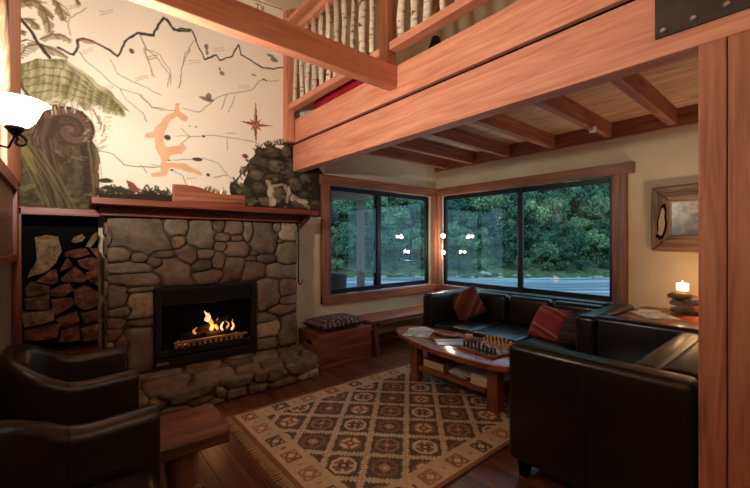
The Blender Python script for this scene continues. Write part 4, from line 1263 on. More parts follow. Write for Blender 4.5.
for sgn, xe in ((-1, RX0), (1, RX1)):
    y = RY0 + 0.006
    while y < RY1:
        l = random.uniform(0.05, 0.075); dy = random.uniform(-.012, .012)
        fg.add([(xe, y - .004, .008), (xe, y + .004, .008), (xe + sgn * l, y + dy + .003, .002), (xe + sgn * l, y + dy - .003, .002), (xe, y, .001), (xe + sgn * l, y + dy, .0005)], [(0, 1, 2, 3), (0, 3, 5, 4), (1, 4, 5, 2)])
        y += 0.0135
fr_ = fg.build('fringe', plain('fringe_wool', lin(190, 160, 122), 0.95), rg)
fr_['kind'] = 'stuff'

# ------------------------------------------------------------------ leather seating
def rbox(x0, x1, y0, y1, z0, z1, name, mat, parent, bev=0.045, seg=4):
    return B1(x0, x1, y0, y1, z0, z1).build(name, mat, parent, bev, seg, True)


def boxy_sofa(name, label, cat, Wd, D, H, seats, arm=0.16, back=0.17, sh=0.43):
    t = thing(name, label, cat, (0, 0, 0))     # local: faces +x, width along y, rear at x = 0
    h = Wd / 2
    rbox(0.01, D - 0.02, -h + arm, h - arm, 0.10, 0.30, 'base', leather, t, 0.02, 3)
    for s_ in (-1, 1):
        y0, y1 = (h - arm, h) if s_ > 0 else (-h, -h + arm)
        ar = rbox(0.0, D, y0, y1, 0.09, H, 'arm', leather, t, 0.038, 5)
        ym = (y0 + y1) / 2
        path = [(D * 0.5, y0 - 0.001, 0.12), (D * 0.5, y0 - 0.001, H - 0.05), (D * 0.5, y0 + 0.015, H - 0.012), (D * 0.5, ym, H + 0.0008), (D * 0.5, y1 - 0.015, H - 0.012), (D * 0.5, y1 + 0.001, H - 0.05), (D * 0.5, y1 + 0.001, 0.12)]
        MB().tube(path, 0.0028, 6).build('seam', seam_m, ar, smooth=True)
    rbox(0.0, back, -h + arm + 0.002, h - arm - 0.002, 0.09, H - 0.002, 'back', leather, t, 0.05, 5)
    sw = (Wd - 2 * arm - 0.01) / seats
    for i in range(seats):
        y0 = -h + arm + 0.005 + i * sw
        rbox(back + 0.06, D + 0.005, y0 + 0.003, y0 + sw - 0.003, 0.30, sh, 'seat_cushion', leather, t, 0.04, 4)
        rbox(back - 0.02, back + 0.13, y0 + 0.004, y0 + sw - 0.004, sh - 0.03, H - 0.015, 'back_cushion', leather, t, 0.055, 5)
    for sx in (0.05, D - 0.11):
        for sy in (-h + 0.03, h - 0.09):
            MB().add([(sx, sy, 0.09), (sx + .06, sy, 0.09), (sx + .06, sy + .06, 0.09), (sx, sy + .06, 0.09), (sx + .008, sy + .008, 0), (sx + .052, sy + .008, 0), (sx + .052, sy + .052, 0), (sx + .008, sy + .052, 0)],
                     [(0, 1, 2, 3), (4, 7, 6, 5), (0, 4, 5, 1), (1, 5, 6, 2), (2, 6, 7, 3), (3, 7, 4, 0)]).build('foot', soot_shade, t)
    return t


sofa = boxy_sofa('leather_sofa', 'long black leather sofa below the river window', 'sofa', 1.86, 0.98, 0.755, 3)
sofa.location = (4.19, 2.07, 0); sofa.rotation_euler = (0, 0, math.pi)
arm_ch = boxy_sofa('leather_armchair', 'wide black leather armchair standing beside the timber post', 'armchair', 1.42, 0.845, 0.76, 1)
arm_ch.location = (1.985 + 0.71, 0.335, 0); arm_ch.rotation_euler = (0, 0, math.pi / 2)


def tub_chair(name, label):
    t = thing(name, label, 'armchair', (0, 0, 0), 'tub armchairs')     # local: faces +x, back at x = 0
    D, hw, th = 0.58, 0.345, 0.085
    path = []
    rc = 0.20
    path += [(D - 0.0 - 0.05 * k, hw - th / 2) for k in range(8)]
    x_end = path[-1][0]
    for k in range(1, 9):
        a = math.pi / 2 + k * (math.pi / 2) / 8
        path.append((rc + th / 2 + rc * math.cos(a), hw - th / 2 - rc + rc * math.sin(a)))
    path = path + [(x, -y) for x, y in reversed(path)]
    vs = []; fs = []
    prof = []                                     # (side offset, height fraction style)
    for i, (x, y) in enumerate(path):
        a = path[max(i - 1, 0)]; c = path[min(i + 1, len(path) - 1)]
        d = Vector((c[0] - a[0], c[1] - a[1])).normalized(); nr = Vector((d.y, -d.x))   # outward to left of travel
        nr = -nr
        cen = Vector((0.25, 0))
        if (Vector((x, y)) - cen).dot(nr) < 0: nr = -nr
        tt = max(0.0, min(1.0, (0.30 - x) / 0.27)); tt = 0.75 * tt + 0.25 * tt * tt * (3 - 2 * tt)
        H = 0.64 + 0.012 * max(0, (x - 0.36)) / 0.22 + 0.15 * tt
        fl = 0.02 * (1 - 0) 
        sec = [(-th / 2, 0.10), (-th / 2, H - 0.05), (-th / 2 + 0.006, H - 0.022), (-th / 4, H - 0.004), (0.0, H), (th / 4, H - 0.004), (th / 2 - 0.004, H - 0.022), (th / 2, H - 0.05), (th / 2 - 0.012, 0.35), (th / 2 - 0.03, 0.10)]
        for (o_, z) in sec:
            vs.append((x + nr.x * o_, y + nr.y * o_, z))
    m_ = 10
    for i in range(len(path) - 1):
        for k in range(m_ - 1):
            fs.append((i * m_ + k, i * m_ + k + 1, (i + 1) * m_ + k + 1, (i + 1) * m_ + k))
        fs.append((i * m_ + m_ - 1, i * m_, (i + 1) * m_, (i + 1) * m_ + m_ - 1))
    fs.append(tuple(range(m_))); fs.append(tuple((len(path) - 1) * m_ + k for k in range(m_ - 1, -1, -1)))
    sh = MB().add(vs, fs).build('shell', leather_brown, t, 0.012, 3, True)
    for si in (6, len(path) - 7):                 # seams where arms meet the back
        MB().tube([Vector(vs[si * m_ + k]) * 1.0 for k in range(m_)], 0.0032, 6).build('seam', seam_m, sh, smooth=True)
    rbox(0.10, D - 0.03, -hw + th + 0.003, hw - th - 0.003, 0.16, 0.44, 'seat_cushion', leather_brown, t, 0.05, 4)
    for sx in (0.12, D - 0.07):
        for sy in (-hw + 0.06, hw - 0.10):
            B1(sx, sx + 0.04, sy, sy + 0.04, 0, 0.16).build('leg', soot_shade, t, 0.003)
    return t


c1_ = tub_chair('tub_armchair', 'dark brown leather tub armchair nearest the fireplace hearth')
c1_.location = (-0.272, 2.72, 0)
c2_ = copy_tree(c1_)
c2_['label'] = 'dark brown leather tub armchair at the bottom left corner, nearest the viewer'
c2_.location = (-0.272, 1.482, 0); c2_.scale = (1, 1.15, 1)

# slab side table between the tub chairs
st_ = thing('slab_side_table', 'rustic timber slab side table between the tub armchairs', 'side table', (0.40, 2.07, 0))
out = [(-0.02, 1.90), (0.2, 1.885), (0.42, 1.88), (0.625, 1.875), (0.645, 1.93), (0.640, 2.02), (0.655, 2.12), (0.650, 2.24), (0.63, 2.265), (0.4, 2.27), (0.2, 2.262), (-0.02, 2.265)]
MB().prism([(x, y, 0.36) for x, y in out], (0, 0, 0.06)).build('top', wood('slab_wood', lin(58, 30, 20), lin(104, 58, 38), lin(136, 82, 56), 'X', 0.4, 0.9, 0.0), st_, 0.008)
for (x, y) in [(0.45, 2.06), (0.02, 2.06)]:
    p = [(x + 0.006 * random.uniform(-1, 1), y, 0.36 * k / 5) for k in range(6)]
    MB().tube(p, [0.085, 0.078, 0.07, 0.072, 0.08, 0.09], 12).build('log_leg', CHESTW('Z'), st_, smooth=True)

# ------------------------------------------------------------------ chest, folded kilim, bench
ch = thing('wooden_chest', 'low reddish wooden chest between the hearth and the bench', 'chest', (2.39, 3.58, 0))
cx0, cx1, cy0, cy1 = 2.03, 2.74, 3.36, 3.80
for k, (z0, z1) in enumerate([(0.0, 0.118), (0.121, 0.236), (0.239, 0.318)]):
    B1(cx0 + 0.021, cx1 - 0.021, cy0, cy0 + 0.02, z0, z1).build('front_board', CHESTW('X'), ch, 0.003)
b = MB()
B1(cx0, cx0 + 0.02, cy0, cy1, 0.0, 0.235).build('end_board', CHESTW('Y'), ch, 0.003)
B1(cx0, cx0 + 0.02, cy0, cy0 + 0.15, 0.236, 0.318).build('end_board', CHESTW('Y'), ch, 0.003)
B1(cx0, cx0 + 0.02, cy1 - 0.15, cy1, 0.236, 0.318).build('end_board', CHESTW('Y'), ch, 0.003)
B1(cx0, cx0 + 0.02, cy0 + 0.151, cy1 - 0.151, 0.285, 0.318).build('end_board', CHESTW('Y'), ch, 0.003)
B1(cx0 + 0.022, cx0 + 0.03, cy0 + 0.14, cy1 - 0.14, 0.22, 0.30).build('hand_hole_shade', soot_shade, ch)  # black sheet put in for the shade inside the hand hole
B1(cx1 - 0.02, cx1, cy0, cy1, 0.0, 0.318).build('end_board', CHESTW('Y'), ch, 0.003)
B1(cx0 + 0.021, cx1 - 0.021, cy1 - 0.02, cy1, 0.0, 0.318).build('back_board', CHESTW('X'), ch, 0.003)
B1(cx0 - 0.008, cx1 + 0.008, cy0 - 0.012, cy1, 0.32, 0.375).build('lid', CHESTW('X'), ch, 0.006)


def cushion(name, mat, sx, sy, h, parent=None, n=14, puff=0.5, seed=0):
    vs = []; fs = []
    rr = random.Random(seed)
    for side in (1, -1):
        for i in range(n + 1):
            for j in range(n + 1):
                u = i / n * 2 - 1; v = j / n * 2 - 1
                e = (max(0, 1 - u * u) ** puff) * (max(0, 1 - v * v) ** puff)
                k = 1 - 0.06 * (1 - abs(u)) * (abs(v) > 0.99) - 0.06 * (1 - abs(v)) * (abs(u) > 0.99)
                vs.append((u * sx / 2 * k, v * sy / 2 * k, side * h / 2 * e + 0.002 * rr.uniform(-1, 1)))
    m_ = (n + 1) ** 2
    for s_ in (0, 1):
        for i in range(n):
            for j in range(n):
                a = s_ * m_ + i * (n + 1) + j
                fs.append((a, a + n + 1, a + n + 2, a + 1) if s_ == 0 else (a, a + 1, a + n + 2, a + n + 1))
    me = MB().add(vs, fs).mesh(name)
    bm = bmesh.new(); bm.from_mesh(me); bmesh.ops.remove_doubles(bm, verts=bm.verts, dist=0.0045); bm.to_mesh(me); bm.free()
    return link(name, me, mat, parent, smooth=True)


m, t, N, L, Bs = nt('kilim_print')
tc = N.new('ShaderNodeTexCoord')
ck = N.new('ShaderNodeTexWave'); ck.wave_type = 'BANDS'; ck.inputs['Scale'].default_value = 3.0; ck.inputs['Distortion'].default_value = 6; ck.inputs['Detail'].default_value = 2; ck.inputs['Detail Scale'].default_value = 4
L.new(tc.outputs['Generated'], ck.inputs['Vector'])
rp = ramp(N, [(0.3, lin(30, 22, 24)), (0.5, lin(84, 34, 38)), (0.72, lin(34, 26, 28)), (0.9, lin(150, 118, 104))])
L.new(ck.outputs[0], rp.inputs[0]); L.new(rp.outputs[0], Bs.inputs['Base Color']); Bs.inputs['Roughness'].default_value = 0.95
kil = cushion('floor_cushion', m, 0.60, 0.42, 0.13, puff=0.22)
kil.location = (2.36, 3.57, 0.438); kil.rotation_euler = (0, 0, 0.08)
tag(kil, 'dark patterned kilim cushion lying on the wooden chest', 'cushion')

bn = thing('window_bench', 'long timber bench under the left window', 'bench', (3.45, 3.6, 0))
B1(2.76, 4.20, 3.38, 3.80, 0.375, 0.415).build('seat', CASING('X'), bn, 0.006)
for x in (2.86, 4.02):
    for (ya, yb) in ((3.40, 3.47), (3.77, 3.70)):
        MB().prism([(x, ya, 0), (x, ya + 0.06 * (1 if ya < 3.6 else -1), 0), (x, yb + 0.06 * (1 if ya < 3.6 else -1), 0.374), (x, yb, 0.374)], (0.05, 0, 0)).build('leg', CASING('Z'), bn, 0.004)
    B1(x, x + 0.05, 3.535, 3.635, 0.20, 0.25).build('stretcher', CASING('Y'), bn, 0.003)
    s_ = 1 if x < 3.4 else -1
    MB().prism([(x + (0.05 if s_ > 0 else 0), 3.57, 0.20), (x + (0.05 if s_ > 0 else 0) + s_ * 0.22, 3.57, 0.374), (x + (0.05 if s_ > 0 else 0) + s_ * 0.17, 3.57, 0.374), (x + (0.05 if s_ > 0 else 0), 3.57, 0.235)], (0, 0.03, 0)).build('brace', CASING('X'), bn, 0.003)

# ------------------------------------------------------------------ coffee table
ct = thing('coffee_table', 'live-edge timber coffee table with a lower shelf on the rug', 'coffee table', (2.78, 2.15, 0.011))
TZ = 0.42
out = [(2.76, 2.95), (2.68, 2.88), (2.60, 2.74), (2.535, 2.55), (2.47, 2.32), (2.44, 2.10), (2.435, 1.88), (2.46, 1.66), (2.50, 1.52), (2.58, 1.45), (2.78, 1.43), (2.98, 1.44), (3.07, 1.52), (3.11, 1.75), (3.09, 2.0), (3.11, 2.3), (3.10, 2.6), (3.06, 2.80), (2.98, 2.92), (2.86, 2.965)]
MB().prism([(x, y, TZ - 0.045) for x, y in out], (0, 0, 0.045)).build('top', wood('table_top', lin(96, 46, 24), lin(158, 86, 48), lin(196, 122, 74), 'Y', 0.14, 0.8, 0.0, 0.03), ct, 0.008, 3)
for (x, y) in [(2.63, 2.53), (2.62, 1.66), (3.0, 2.60), (3.0, 1.62)]:
    sec = []
    for k in range(5):
        z = 0.012 + (TZ - 0.057) * k / 4; w_ = 0.05 + random.uniform(-0.006, 0.006)
        sec.append([(x - w_, y - w_, z), (x + w_, y - w_ + .004, z), (x + w_, y + w_, z), (x - w_ + .005, y + w_, z)])
    vs = [q for s_ in sec for q in s_]
    fs = [(0, 3, 2, 1), (16, 17, 18, 19)] + [(4 * i + k, 4 * i + (k + 1) % 4, 4 * i + 4 + (k + 1) % 4, 4 * i + 4 + k) for i in range(4) for k in range(4)]
    MB().add(vs, fs).build('leg', CHESTW('Z'), ct, 0.008)
sh_o = [(2.575, 2.45), (2.56, 2.25), (2.575, 2.0), (2.56, 1.85), (2.575, 1.72), (3.04, 1.72), (3.05, 2.1), (3.04, 2.45)]
MB().prism([(x, y, 0.135) for x, y in sh_o], (0, 0, 0.04)).build('shelf', TABLEW('Y'), ct, 0.006)


def book(x, y, z, w, d, h, rot, cover, label, name='book', cat='book'):
    t = thing(name, label, cat, (x, y, z))
    MB().box(-w / 2, w / 2, -d / 2, d / 2, 0, 0.004).box(-w / 2, w / 2, -d / 2, d / 2, h - 0.004, h).box(w / 2 - 0.004, w / 2, -d / 2, d / 2, 0.004, h - 0.004).build('cover', cover, t, off=(0, 0, 0))
    B1(-w / 2 + 0.005, w / 2 - 0.005, -d / 2 + 0.005, d / 2 - 0.005, 0.0042, h - 0.0042).build('pages', paper_p, t, off=(0, 0, 0))
    t.rotation_euler = (0, 0, rot)
    return t


SZ = 0.1755
book(2.74, 2.30, SZ, 0.28, 0.24, 0.075, 0.04, red_cover, 'thick red-covered book on the coffee table shelf')
book(2.74, 2.02, SZ, 0.24, 0.20, 0.03, -0.08, dark_cover, 'grey book in the middle of the coffee table shelf')
book(2.74, 2.02, SZ + 0.0305, 0.27, 0.2, 0.012, 0.12, paper_w, 'white magazine lying on the grey shelf book', 'magazine', 'magazine')
book(2.73, 1.80, SZ, 0.27, 0.17, 0.055, 0.03, paper_w, 'thick pale book at the right end of the table shelf')
book(2.735, 1.80, SZ + 0.0555, 0.25, 0.16, 0.022, -0.05, paper_w, 'thin white book on top of the thick pale book')


def sheet(x, y, z, w, d, rot, mat, label, name='magazine', h=0.008, cat='magazine'):
    t = thing(name, label, cat, (x, y, z))
    n = 8
    for s_ in (-1, 1):
        prof = [(s_ * w / 2 * k / n, h * (0.35 + 0.65 * math.sin(math.pi * (k / n) ** 0.6))) for k in range(n + 1)]
        vs = []
        for (px, pz) in prof: vs += [(px, -d / 2, pz), (px, d / 2, pz), (px, -d / 2, 0), (px, d / 2, 0)]
        fs = []
        for k in range(n):
            a = 4 * k
            fs += [(a, a + 4, a + 5, a + 1), (a + 2, a + 3, a + 7, a + 6), (a, a + 2, a + 6, a + 4), (a + 1, a + 5, a + 7, a + 3)]
        fs += [(0, 1, 3, 2), (4 * n, 4 * n + 2, 4 * n + 3, 4 * n + 1)]
        MB().add(vs, fs).build('page_block', mat, t, off=(0, 0, 0))
    t.rotation_euler = (0, 0, rot)
    return t


mag = noisy('printed_page', [(0.35, lin(110, 104, 98)), (0.5, lin(190, 184, 174)), (0.65, lin(224, 220, 212))], 16, 0.45, 0, 0.01, 0.0)
sheet(2.76, 2.62, TZ + 0.0015, 0.30, 0.26, 0.5, mag, 'open printed magazine nearest the tip of the coffee table')
sheet(2.90, 2.72, TZ + 0.0015, 0.22, 0.20, -0.3, paper_w, 'white leaflet by the far edge of the coffee table', 'leaflet', 0.004, 'leaflet')
sheet(2.74, 2.20, TZ + 0.0015, 0.22, 0.28, 0.9, plain('blue_page', lin(120, 124, 134), 0.35), 'grey-blue magazine in front of the wooden tray', 'magazine', 0.012)
tr = thing('wooden_tray', 'oblong carved wooden tray in the middle of the coffee table', 'tray', (2.90, 2.38, TZ + 0.001))
tb = MB().lathe([(0.06, 0), (0.085, 0.008), (0.10, 0.028), (0.092, 0.028), (0.075, 0.012), (0.0, 0.009)], seg=20, cap=False).build('bowl', CHESTW('X'), tr, smooth=True, off=(0, 0, 0))
tb.scale = (0.75, 1.5, 1)
cu = thing('candle_cup', 'small pale candle cup beside the chess board', 'candle holder', (2.96, 2.16, TZ + 0.001))
MB().lathe([(0.03, 0), (0.036, 0.01), (0.036, 0.045), (0.03, 0.045), (0.028, 0.02), (0, 0.02)], seg=18, cap=False).build('cup', plain('ochre_glaze', lin(196, 160, 116), 0.4), cu, smooth=True, off=(0, 0, 0))
MB().lathe([(0.027, 0.0205), (0.027, 0.036), (0.0, 0.037)], seg=14, cap=False).build('wax', paper_w, cu, off=(0, 0, 0))

# chess set
cb = thing('chess_board', 'wooden chess board on the coffee table', 'chess board', (2.80, 1.83, TZ + 0.001))
B1(-0.19, 0.19, -0.19, 0.19, 0, 0.018).build('frame', CHESTW('X'), cb, 0.003, off=(0, 0, 0))
sq = 0.042
lightw = plain('maple', lin(206, 168, 118), 0.4); darkw = plain('walnut', lin(74, 44, 28), 0.4)
sqm = {}
for c, mt_ in ((0, lightw), (1, darkw)):
    sqm[c] = B1(-sq / 2 + .0004, sq / 2 - .0004, -sq / 2 + .0004, sq / 2 - .0004, 0.0181, 0.0195).mesh('square')
    sqm[c].materials.append(mt_)
for i in range(8):
    for j in range(8):
        o = bpy.data.objects.new('square', sqm[(i + j) % 2]); COL.objects.link(o); o.parent = cb
        o.location = ((i - 3.5) * sq, (j - 3.5) * sq, 0)
RZ = -0.12
cb.rotation_euler = (0, 0, RZ)
KN = {'pawn': ([(0.012, 0), (0.013, 0.004), (0.007, 0.012), (0.005, 0.024), (0.009, 0.028), (0.009, 0.034), (0.004, 0.040), (0.0005, 0.041)]),
      'rook': ([(0.014, 0), (0.014, 0.005), (0.009, 0.012), (0.008, 0.034), (0.011, 0.037), (0.011, 0.046), (0.008, 0.046), (0.0005, 0.043)]),
      'knight': ([(0.014, 0), (0.014, 0.005), (0.008, 0.013), (0.010, 0.026), (0.012, 0.038), (0.008, 0.050), (0.0005, 0.054)]),
      'bishop': ([(0.014, 0), (0.014, 0.005), (0.008, 0.013), (0.006, 0.036), (0.010, 0.040), (0.009, 0.050), (0.003, 0.060), (0.0005, 0.062)]),
      'queen': ([(0.015, 0), (0.015, 0.006), (0.008, 0.015), (0.006, 0.046), (0.011, 0.052), (0.013, 0.066), (0.006, 0.066), (0.0005, 0.071)]),
      'king': ([(0.015, 0), (0.015, 0.006), (0.008, 0.015), (0.007, 0.050), (0.012, 0.056), (0.012, 0.070), (0.004, 0.072), (0.003, 0.084), (0.0005, 0.085)])}
order = ['rook', 'knight', 'bishop', 'queen', 'king', 'bishop', 'knight', 'rook']
pcm = {}
for colr, mt_ in (('pale', lightw), ('dark', darkw)):
    for kn, pr in KN.items():
        me = MB().lathe([(r_ * 1.1, z * 1.15) for r_, z in pr], seg=12, cap=False).mesh('chess_' + kn)
        me.materials.append(mt_); me.polygons.foreach_set('use_smooth', [True] * len(me.polygons))
        pcm[colr, kn] = me
Rm = Matrix.Rotation(RZ, 3, 'Z')
for colr, rows in (('dark', ((0, True), (1, False))), ('pale', ((7, True), (6, False)))):
    for row, big in rows:
        for j in range(8):
            kn = order[j] if big else 'pawn'
            o = bpy.data.objects.new('chess_' + kn, pcm[colr, kn]); COL.objects.link(o)
            q = Rm @ Vector(((row - 3.5) * sq, (j - 3.5) * sq, 0.0197))
            o.location = Vector((2.80, 1.83, TZ + 0.001)) + q
            tag(o, '%s wooden chess %s standing on the chess board' % (colr, kn), 'chess piece', '%s chess %ss' % (colr, kn))

# ------------------------------------------------------------------ sofa pillows
pm1 = stripes('pillow_stripes_brown', [(0, lin(98, 50, 44)), (0.18, lin(116, 70, 52)), (0.32, lin(88, 44, 42)), (0.5, lin(124, 84, 62)), (0.62, lin(104, 52, 46)), (0.85, lin(84, 48, 44))], 0, 2.0)
pm2 = stripes('pillow_stripes_red', [(0, lin(132, 52, 50)), (0.3, lin(146, 68, 60)), (0.45, lin(118, 44, 46)), (0.6, lin(158, 104, 86)), (0.68, lin(134, 54, 52))], 1, 2.0)
pm3 = stripes('pillow_dark_weave', [(0, lin(58, 44, 38)), (0.4, lin(74, 56, 46)), (0.7, lin(46, 36, 34))], 1, 5.0)
for (loc, rot, s_, mt_, lb) in [((3.70, 2.72, 0.605), (1.15, 0.35, math.radians(-62)), 0.36, pm1, 'brown and rust striped pillow at the left end of the sofa'),
                                ((3.62, 1.70, 0.555), (0.95, 0.25, math.radians(-110)), 0.36, pm2, 'red pillow with pale stripes at the right end of the sofa'),
                                ((3.55, 1.45, 0.555), (1.0, -0.2, math.radians(-125)), 0.34, pm3, 'dark woven pillow leaning behind the red pillow on the sofa')]:
    o = cushion('throw_pillow', mt_, s_, s_, 0.15)
    o.data.transform(Matrix.Rotation(0.85 if mt_ is pm1 else 0.25, 4, 'Z'))
    o.location = loc; o.rotation_euler = rot
    tag(o, lb, 'pillow', 'sofa pillows')

# ------------------------------------------------------------------ corner floor lamp
fl = thing('floor_lamp', 'slim floor lamp with two glowing globes in the window corner', 'lamp', (4.27, 3.52, 0))
lx, ly = 4.29, 3.60
MB().lathe([(0.11, 0), (0.11, 0.015), (0.02, 0.03)], (lx, ly, 0), 20).build('base', iron, fl, smooth=False)
MB().tube([(lx, ly, 0.02), (lx, ly, 0.8), (lx, ly, 1.50)], 0.009, 10).build('stem', plain('lamp_brass', lin(190, 150, 110), 0.3, 0.8), fl, smooth=True)
MB().tube([(lx, ly, 1.47), (lx - 0.02, ly - 0.02, 1.52), (lx - 0.04, ly - 0.03, 1.515)], 0.006, 8).build('hook', iron, fl, smooth=True)
for (gx_, gy_, gz_) in [(4.14, 3.46, 1.436), (4.235, 3.535, 1.197)]:
    a_ = MB().tube([(lx, ly, gz_ - 0.02), ((lx + gx_) / 2, (ly + gy_) / 2, gz_ - 0.05), (gx_, gy_, gz_ - 0.04)], 0.006, 8).build('arm', iron, fl, smooth=True)
    MB().lathe([(0.003, -0.029), (0.018, -0.024), (0.027, -0.010), (0.029, 0.003), (0.024, 0.018), (0.013, 0.027), (0.0005, 0.030)], (gx_, gy_, gz_), 16, cap=False).build('globe', bulb_m, fl, smooth=True)
    point('globe_light', Vector((gx_, gy_, gz_)) + Vector((0.045, 0.045, 0)) - fl.location, CORNER_W, 0.03, LAMP, fl)

# ------------------------------------------------------------------ right: side table, driftwood candles, magazine, picture
sd = thing('side_table', 'red-topped timber side table against the wall beyond the armchair', 'side table', (4.0, 0.7, 0))
B1(3.52, 4.40, 0.10, 1.125, 0.675, 0.72).build('top', wood('side_top', lin(110, 44, 28), lin(150, 70, 44), lin(172, 92, 60), 'Y', 0.3, 0.8), sd, 0.006)
for x in (3.58, 4.30):
    for y in (0.16, 1.01): B1(x, x + 0.06, y, y + 0.06, 0, 0.674).build('leg', REDWOOD('Z'), sd, 0.004)
B1(3.60, 4.34, 0.19, 1.03, 0.60, 0.674).build('apron', REDWOOD('Y'), sd, 0.004)
sheet(3.86, 0.93, 0.7215, 0.34, 0.24, 0.7, mag, 'printed magazine lying on the red-topped side table', 'magazine', 0.012)
sheet(4.06, 1.00, 0.7215, 0.20, 0.16, 0.2, paper_w, 'white leaflet behind the magazine on the side table', 'leaflet', 0.006, 'leaflet')
dc = Vector((4.16, 0.70, 0.7205))
dw = thing('driftwood_holder', 'knotty driftwood candle holder on the red-topped side table', 'candle holder', dc)
for k, (off_, ln, an, rr) in enumerate([((0, 0, 0.04), 0.34, 1.5, 0.044), ((0.02, 0.06, 0.09), 0.26, 1.2, 0.042), ((-0.03, -0.05, 0.085), 0.26, 1.9, 0.040), ((0.0, 0.085, 0.15), 0.22, 1.35, 0.040), ((-0.04, 0.02, 0.12), 0.26, 0.8, 0.030)]):
    c_ = dc + Vector(off_); d_ = Vector((math.cos(an), math.sin(an), random.uniform(-.08, .08)))
    p_ = [c_ + d_ * ln * (i / 6 - 0.5) + Vector((random.uniform(-.008, .008), 0, random.uniform(-.01, .01))) for i in range(7)]
    MB().tube(p_, [rr * f for f in (0.45, 0.85, 1.05, 0.95, 1.0, 0.8, 0.4)], 9).build('driftwood_piece', DRIFT('Y'), dw, smooth=True)
for (ox, oy, oz, lb) in [(0.01, 0.085, 0.20, 'white lit candle on the left of the driftwood holder'), (-0.03, -0.075, 0.115, 'white lit candle half hidden behind the timber post')]:
    c_ = dc + Vector((ox, oy, oz))
    cn = thing('candle', lb, 'candle', c_, 'candles on the driftwood holder')
    MB().lathe([(0.036, 0), (0.043, 0.006), (0.044, 0.066), (0.038, 0.068), (0.036, 0.060), (0.0005, 0.058)], (0, 0, 0), 18, cap=False).build('wax', white_wax, cn, smooth=True, off=(0, 0, 0))
    MB().lathe([(0.002, 0.060), (0.007, 0.070), (0.004, 0.084), (0.0005, 0.094)], (0, 0, 0), 8).build('flame', flame_w, cn, smooth=True, off=(0, 0, 0))
    point('candle_light', (0, 0, 0.11), CANDLE_W, 0.02, (1, 0.62, 0.30), cn)
tlp = thing('table_lamp', 'lit shaded table lamp on the side table, mostly behind the timber post', 'lamp', (4.10, 0.36, 0.7205))
MB().lathe([(0.08, 0), (0.08, 0.015), (0.03, 0.04), (0.045, 0.12), (0.02, 0.22), (0.008, 0.24), (0.008, 0.30)], (4.10, 0.36, 0.7205), 18).build('base', DRIFT('Z'), tlp, smooth=True)
MB().lathe([(0.145, 0.24), (0.10, 0.46)], (4.10, 0.36, 0.7205), 24, cap=False).build('shade', plain('lit_shade', lin(236, 206, 160), 0.8, emit=(1, 0.66, 0.36, 1), es=1.2), tlp, smooth=True)
point('table_bulb', (0, 0, 0.40), TABLE_W, 0.03, LAMP, tlp)
pc = thing('framed_picture', 'sepia picture in a wide rustic wood frame on the wall above the candles', 'picture', (XW - 0.02, 0.7, 1.26))
py0, py1, pz0, pz1 = 0.22, 1.07, 1.26, 1.88
fw_ = 0.155
xo = XW - 0.035
def fbar(pts, name): MB().prism([(xo, y, z) for y, z in pts], (0.033, 0, 0)).build(name, DRIFT('Y' if name == 'frame_rail' else 'Z'), pc, 0.006)
fbar([(py1, pz0 + .01), (py1 + .006, pz0 + .3), (py1 - .004, pz1), (py1 - fw_, pz1 - fw_), (py1 - fw_, pz0 + fw_)], 'frame_stile')
fbar([(py0, pz0), (py0 - .006, pz0 + .3), (py0, pz1), (py0 + fw_, pz1 - fw_), (py0 + fw_, pz0 + fw_)], 'frame_stile')
fbar([(py0 + .003, pz1 + .004), (0.6, pz1 + .008), (py1 - .008, pz1 + .002), (py1 - fw_ - .003, pz1 - fw_ + .003), (py0 + fw_ + .003, pz1 - fw_ + .003)], 'frame_rail')
fbar([(py0 + .003, pz0 - .004), (0.6, pz0 - .010), (py1 - .006, pz0 + .004), (py1 - fw_ - .003, pz0 + fw_ - .003), (py0 + fw_ + .003, pz0 + fw_ - .003)], 'frame_rail')
knot = [(1.035, 1.40), (1.02, 1.44), (1.022, 1.55), (1.005, 1.62), (0.985, 1.70), (0.962, 1.72), (0.945, 1.66), (0.95, 1.60), (0.94, 1.52), (0.955, 1.44), (0.975, 1.385), (1.0, 1.37)]
MB().prism([(xo - 0.004, y, z) for y, z in knot], (0.0035, 0, 0)).build('dark_bark_inlay', soot_shade, pc)
MB().prism([(xo - 0.0055, 0.99 + (y - 0.99) * 0.62, 1.545 + (z - 1.545) * 0.78) for y, z in knot], (0.0012, 0, 0)).build('pale_inlay', plain('pale_inlay_wood', lin(176, 146, 108), 0.7), pc)
m, t, N, L, Bs = nt('sepia_print')
tc = N.new('ShaderNodeTexCoord'); mp_ = N.new('ShaderNodeMapping'); mp_.inputs['Scale'].default_value = (1, 6, 7); L.new(tc.outputs['Object'], mp_.inputs[0])
n1 = N.new('ShaderNodeTexNoise'); n1.inputs['Scale'].default_value = 2.2; n1.inputs['Detail'].default_value = 6; L.new(mp_.outputs[0], n1.inputs['Vector'])
sx = N.new('ShaderNodeSeparateXYZ'); L.new(tc.outputs['Generated'], sx.inputs[0])
ad = N.new('ShaderNodeMath'); ad.operation = 'MULTIPLY_ADD'; L.new(sx.outputs[2], ad.inputs[0]); ad.inputs[1].default_value = 0.35; L.new(n1.outputs[0], ad.inputs[2])
rp = ramp(N, [(0.50, lin(52, 40, 28)), (0.66, lin(88, 70, 50)), (0.86, lin(140, 116, 86))]); L.new(ad.outputs[0], rp.inputs[0]); L.new(rp.outputs[0], Bs.inputs['Base Color']); Bs.inputs['Roughness'].default_value = 0.25
B1(XW - 0.018, XW - 0.006, py0 + fw_ - .01, py1 - fw_ + .01, pz0 + fw_ - .01, pz1 - fw_ + .01).build('print', m, pc)

# ------------------------------------------------------------------ outdoors: porch, river, bank, bush-clad hill
def OUT(rr, d, z=0.0): return Vector((FW[0] * d + RT[0] * rr, FW[1] * d + RT[1] * rr, z))


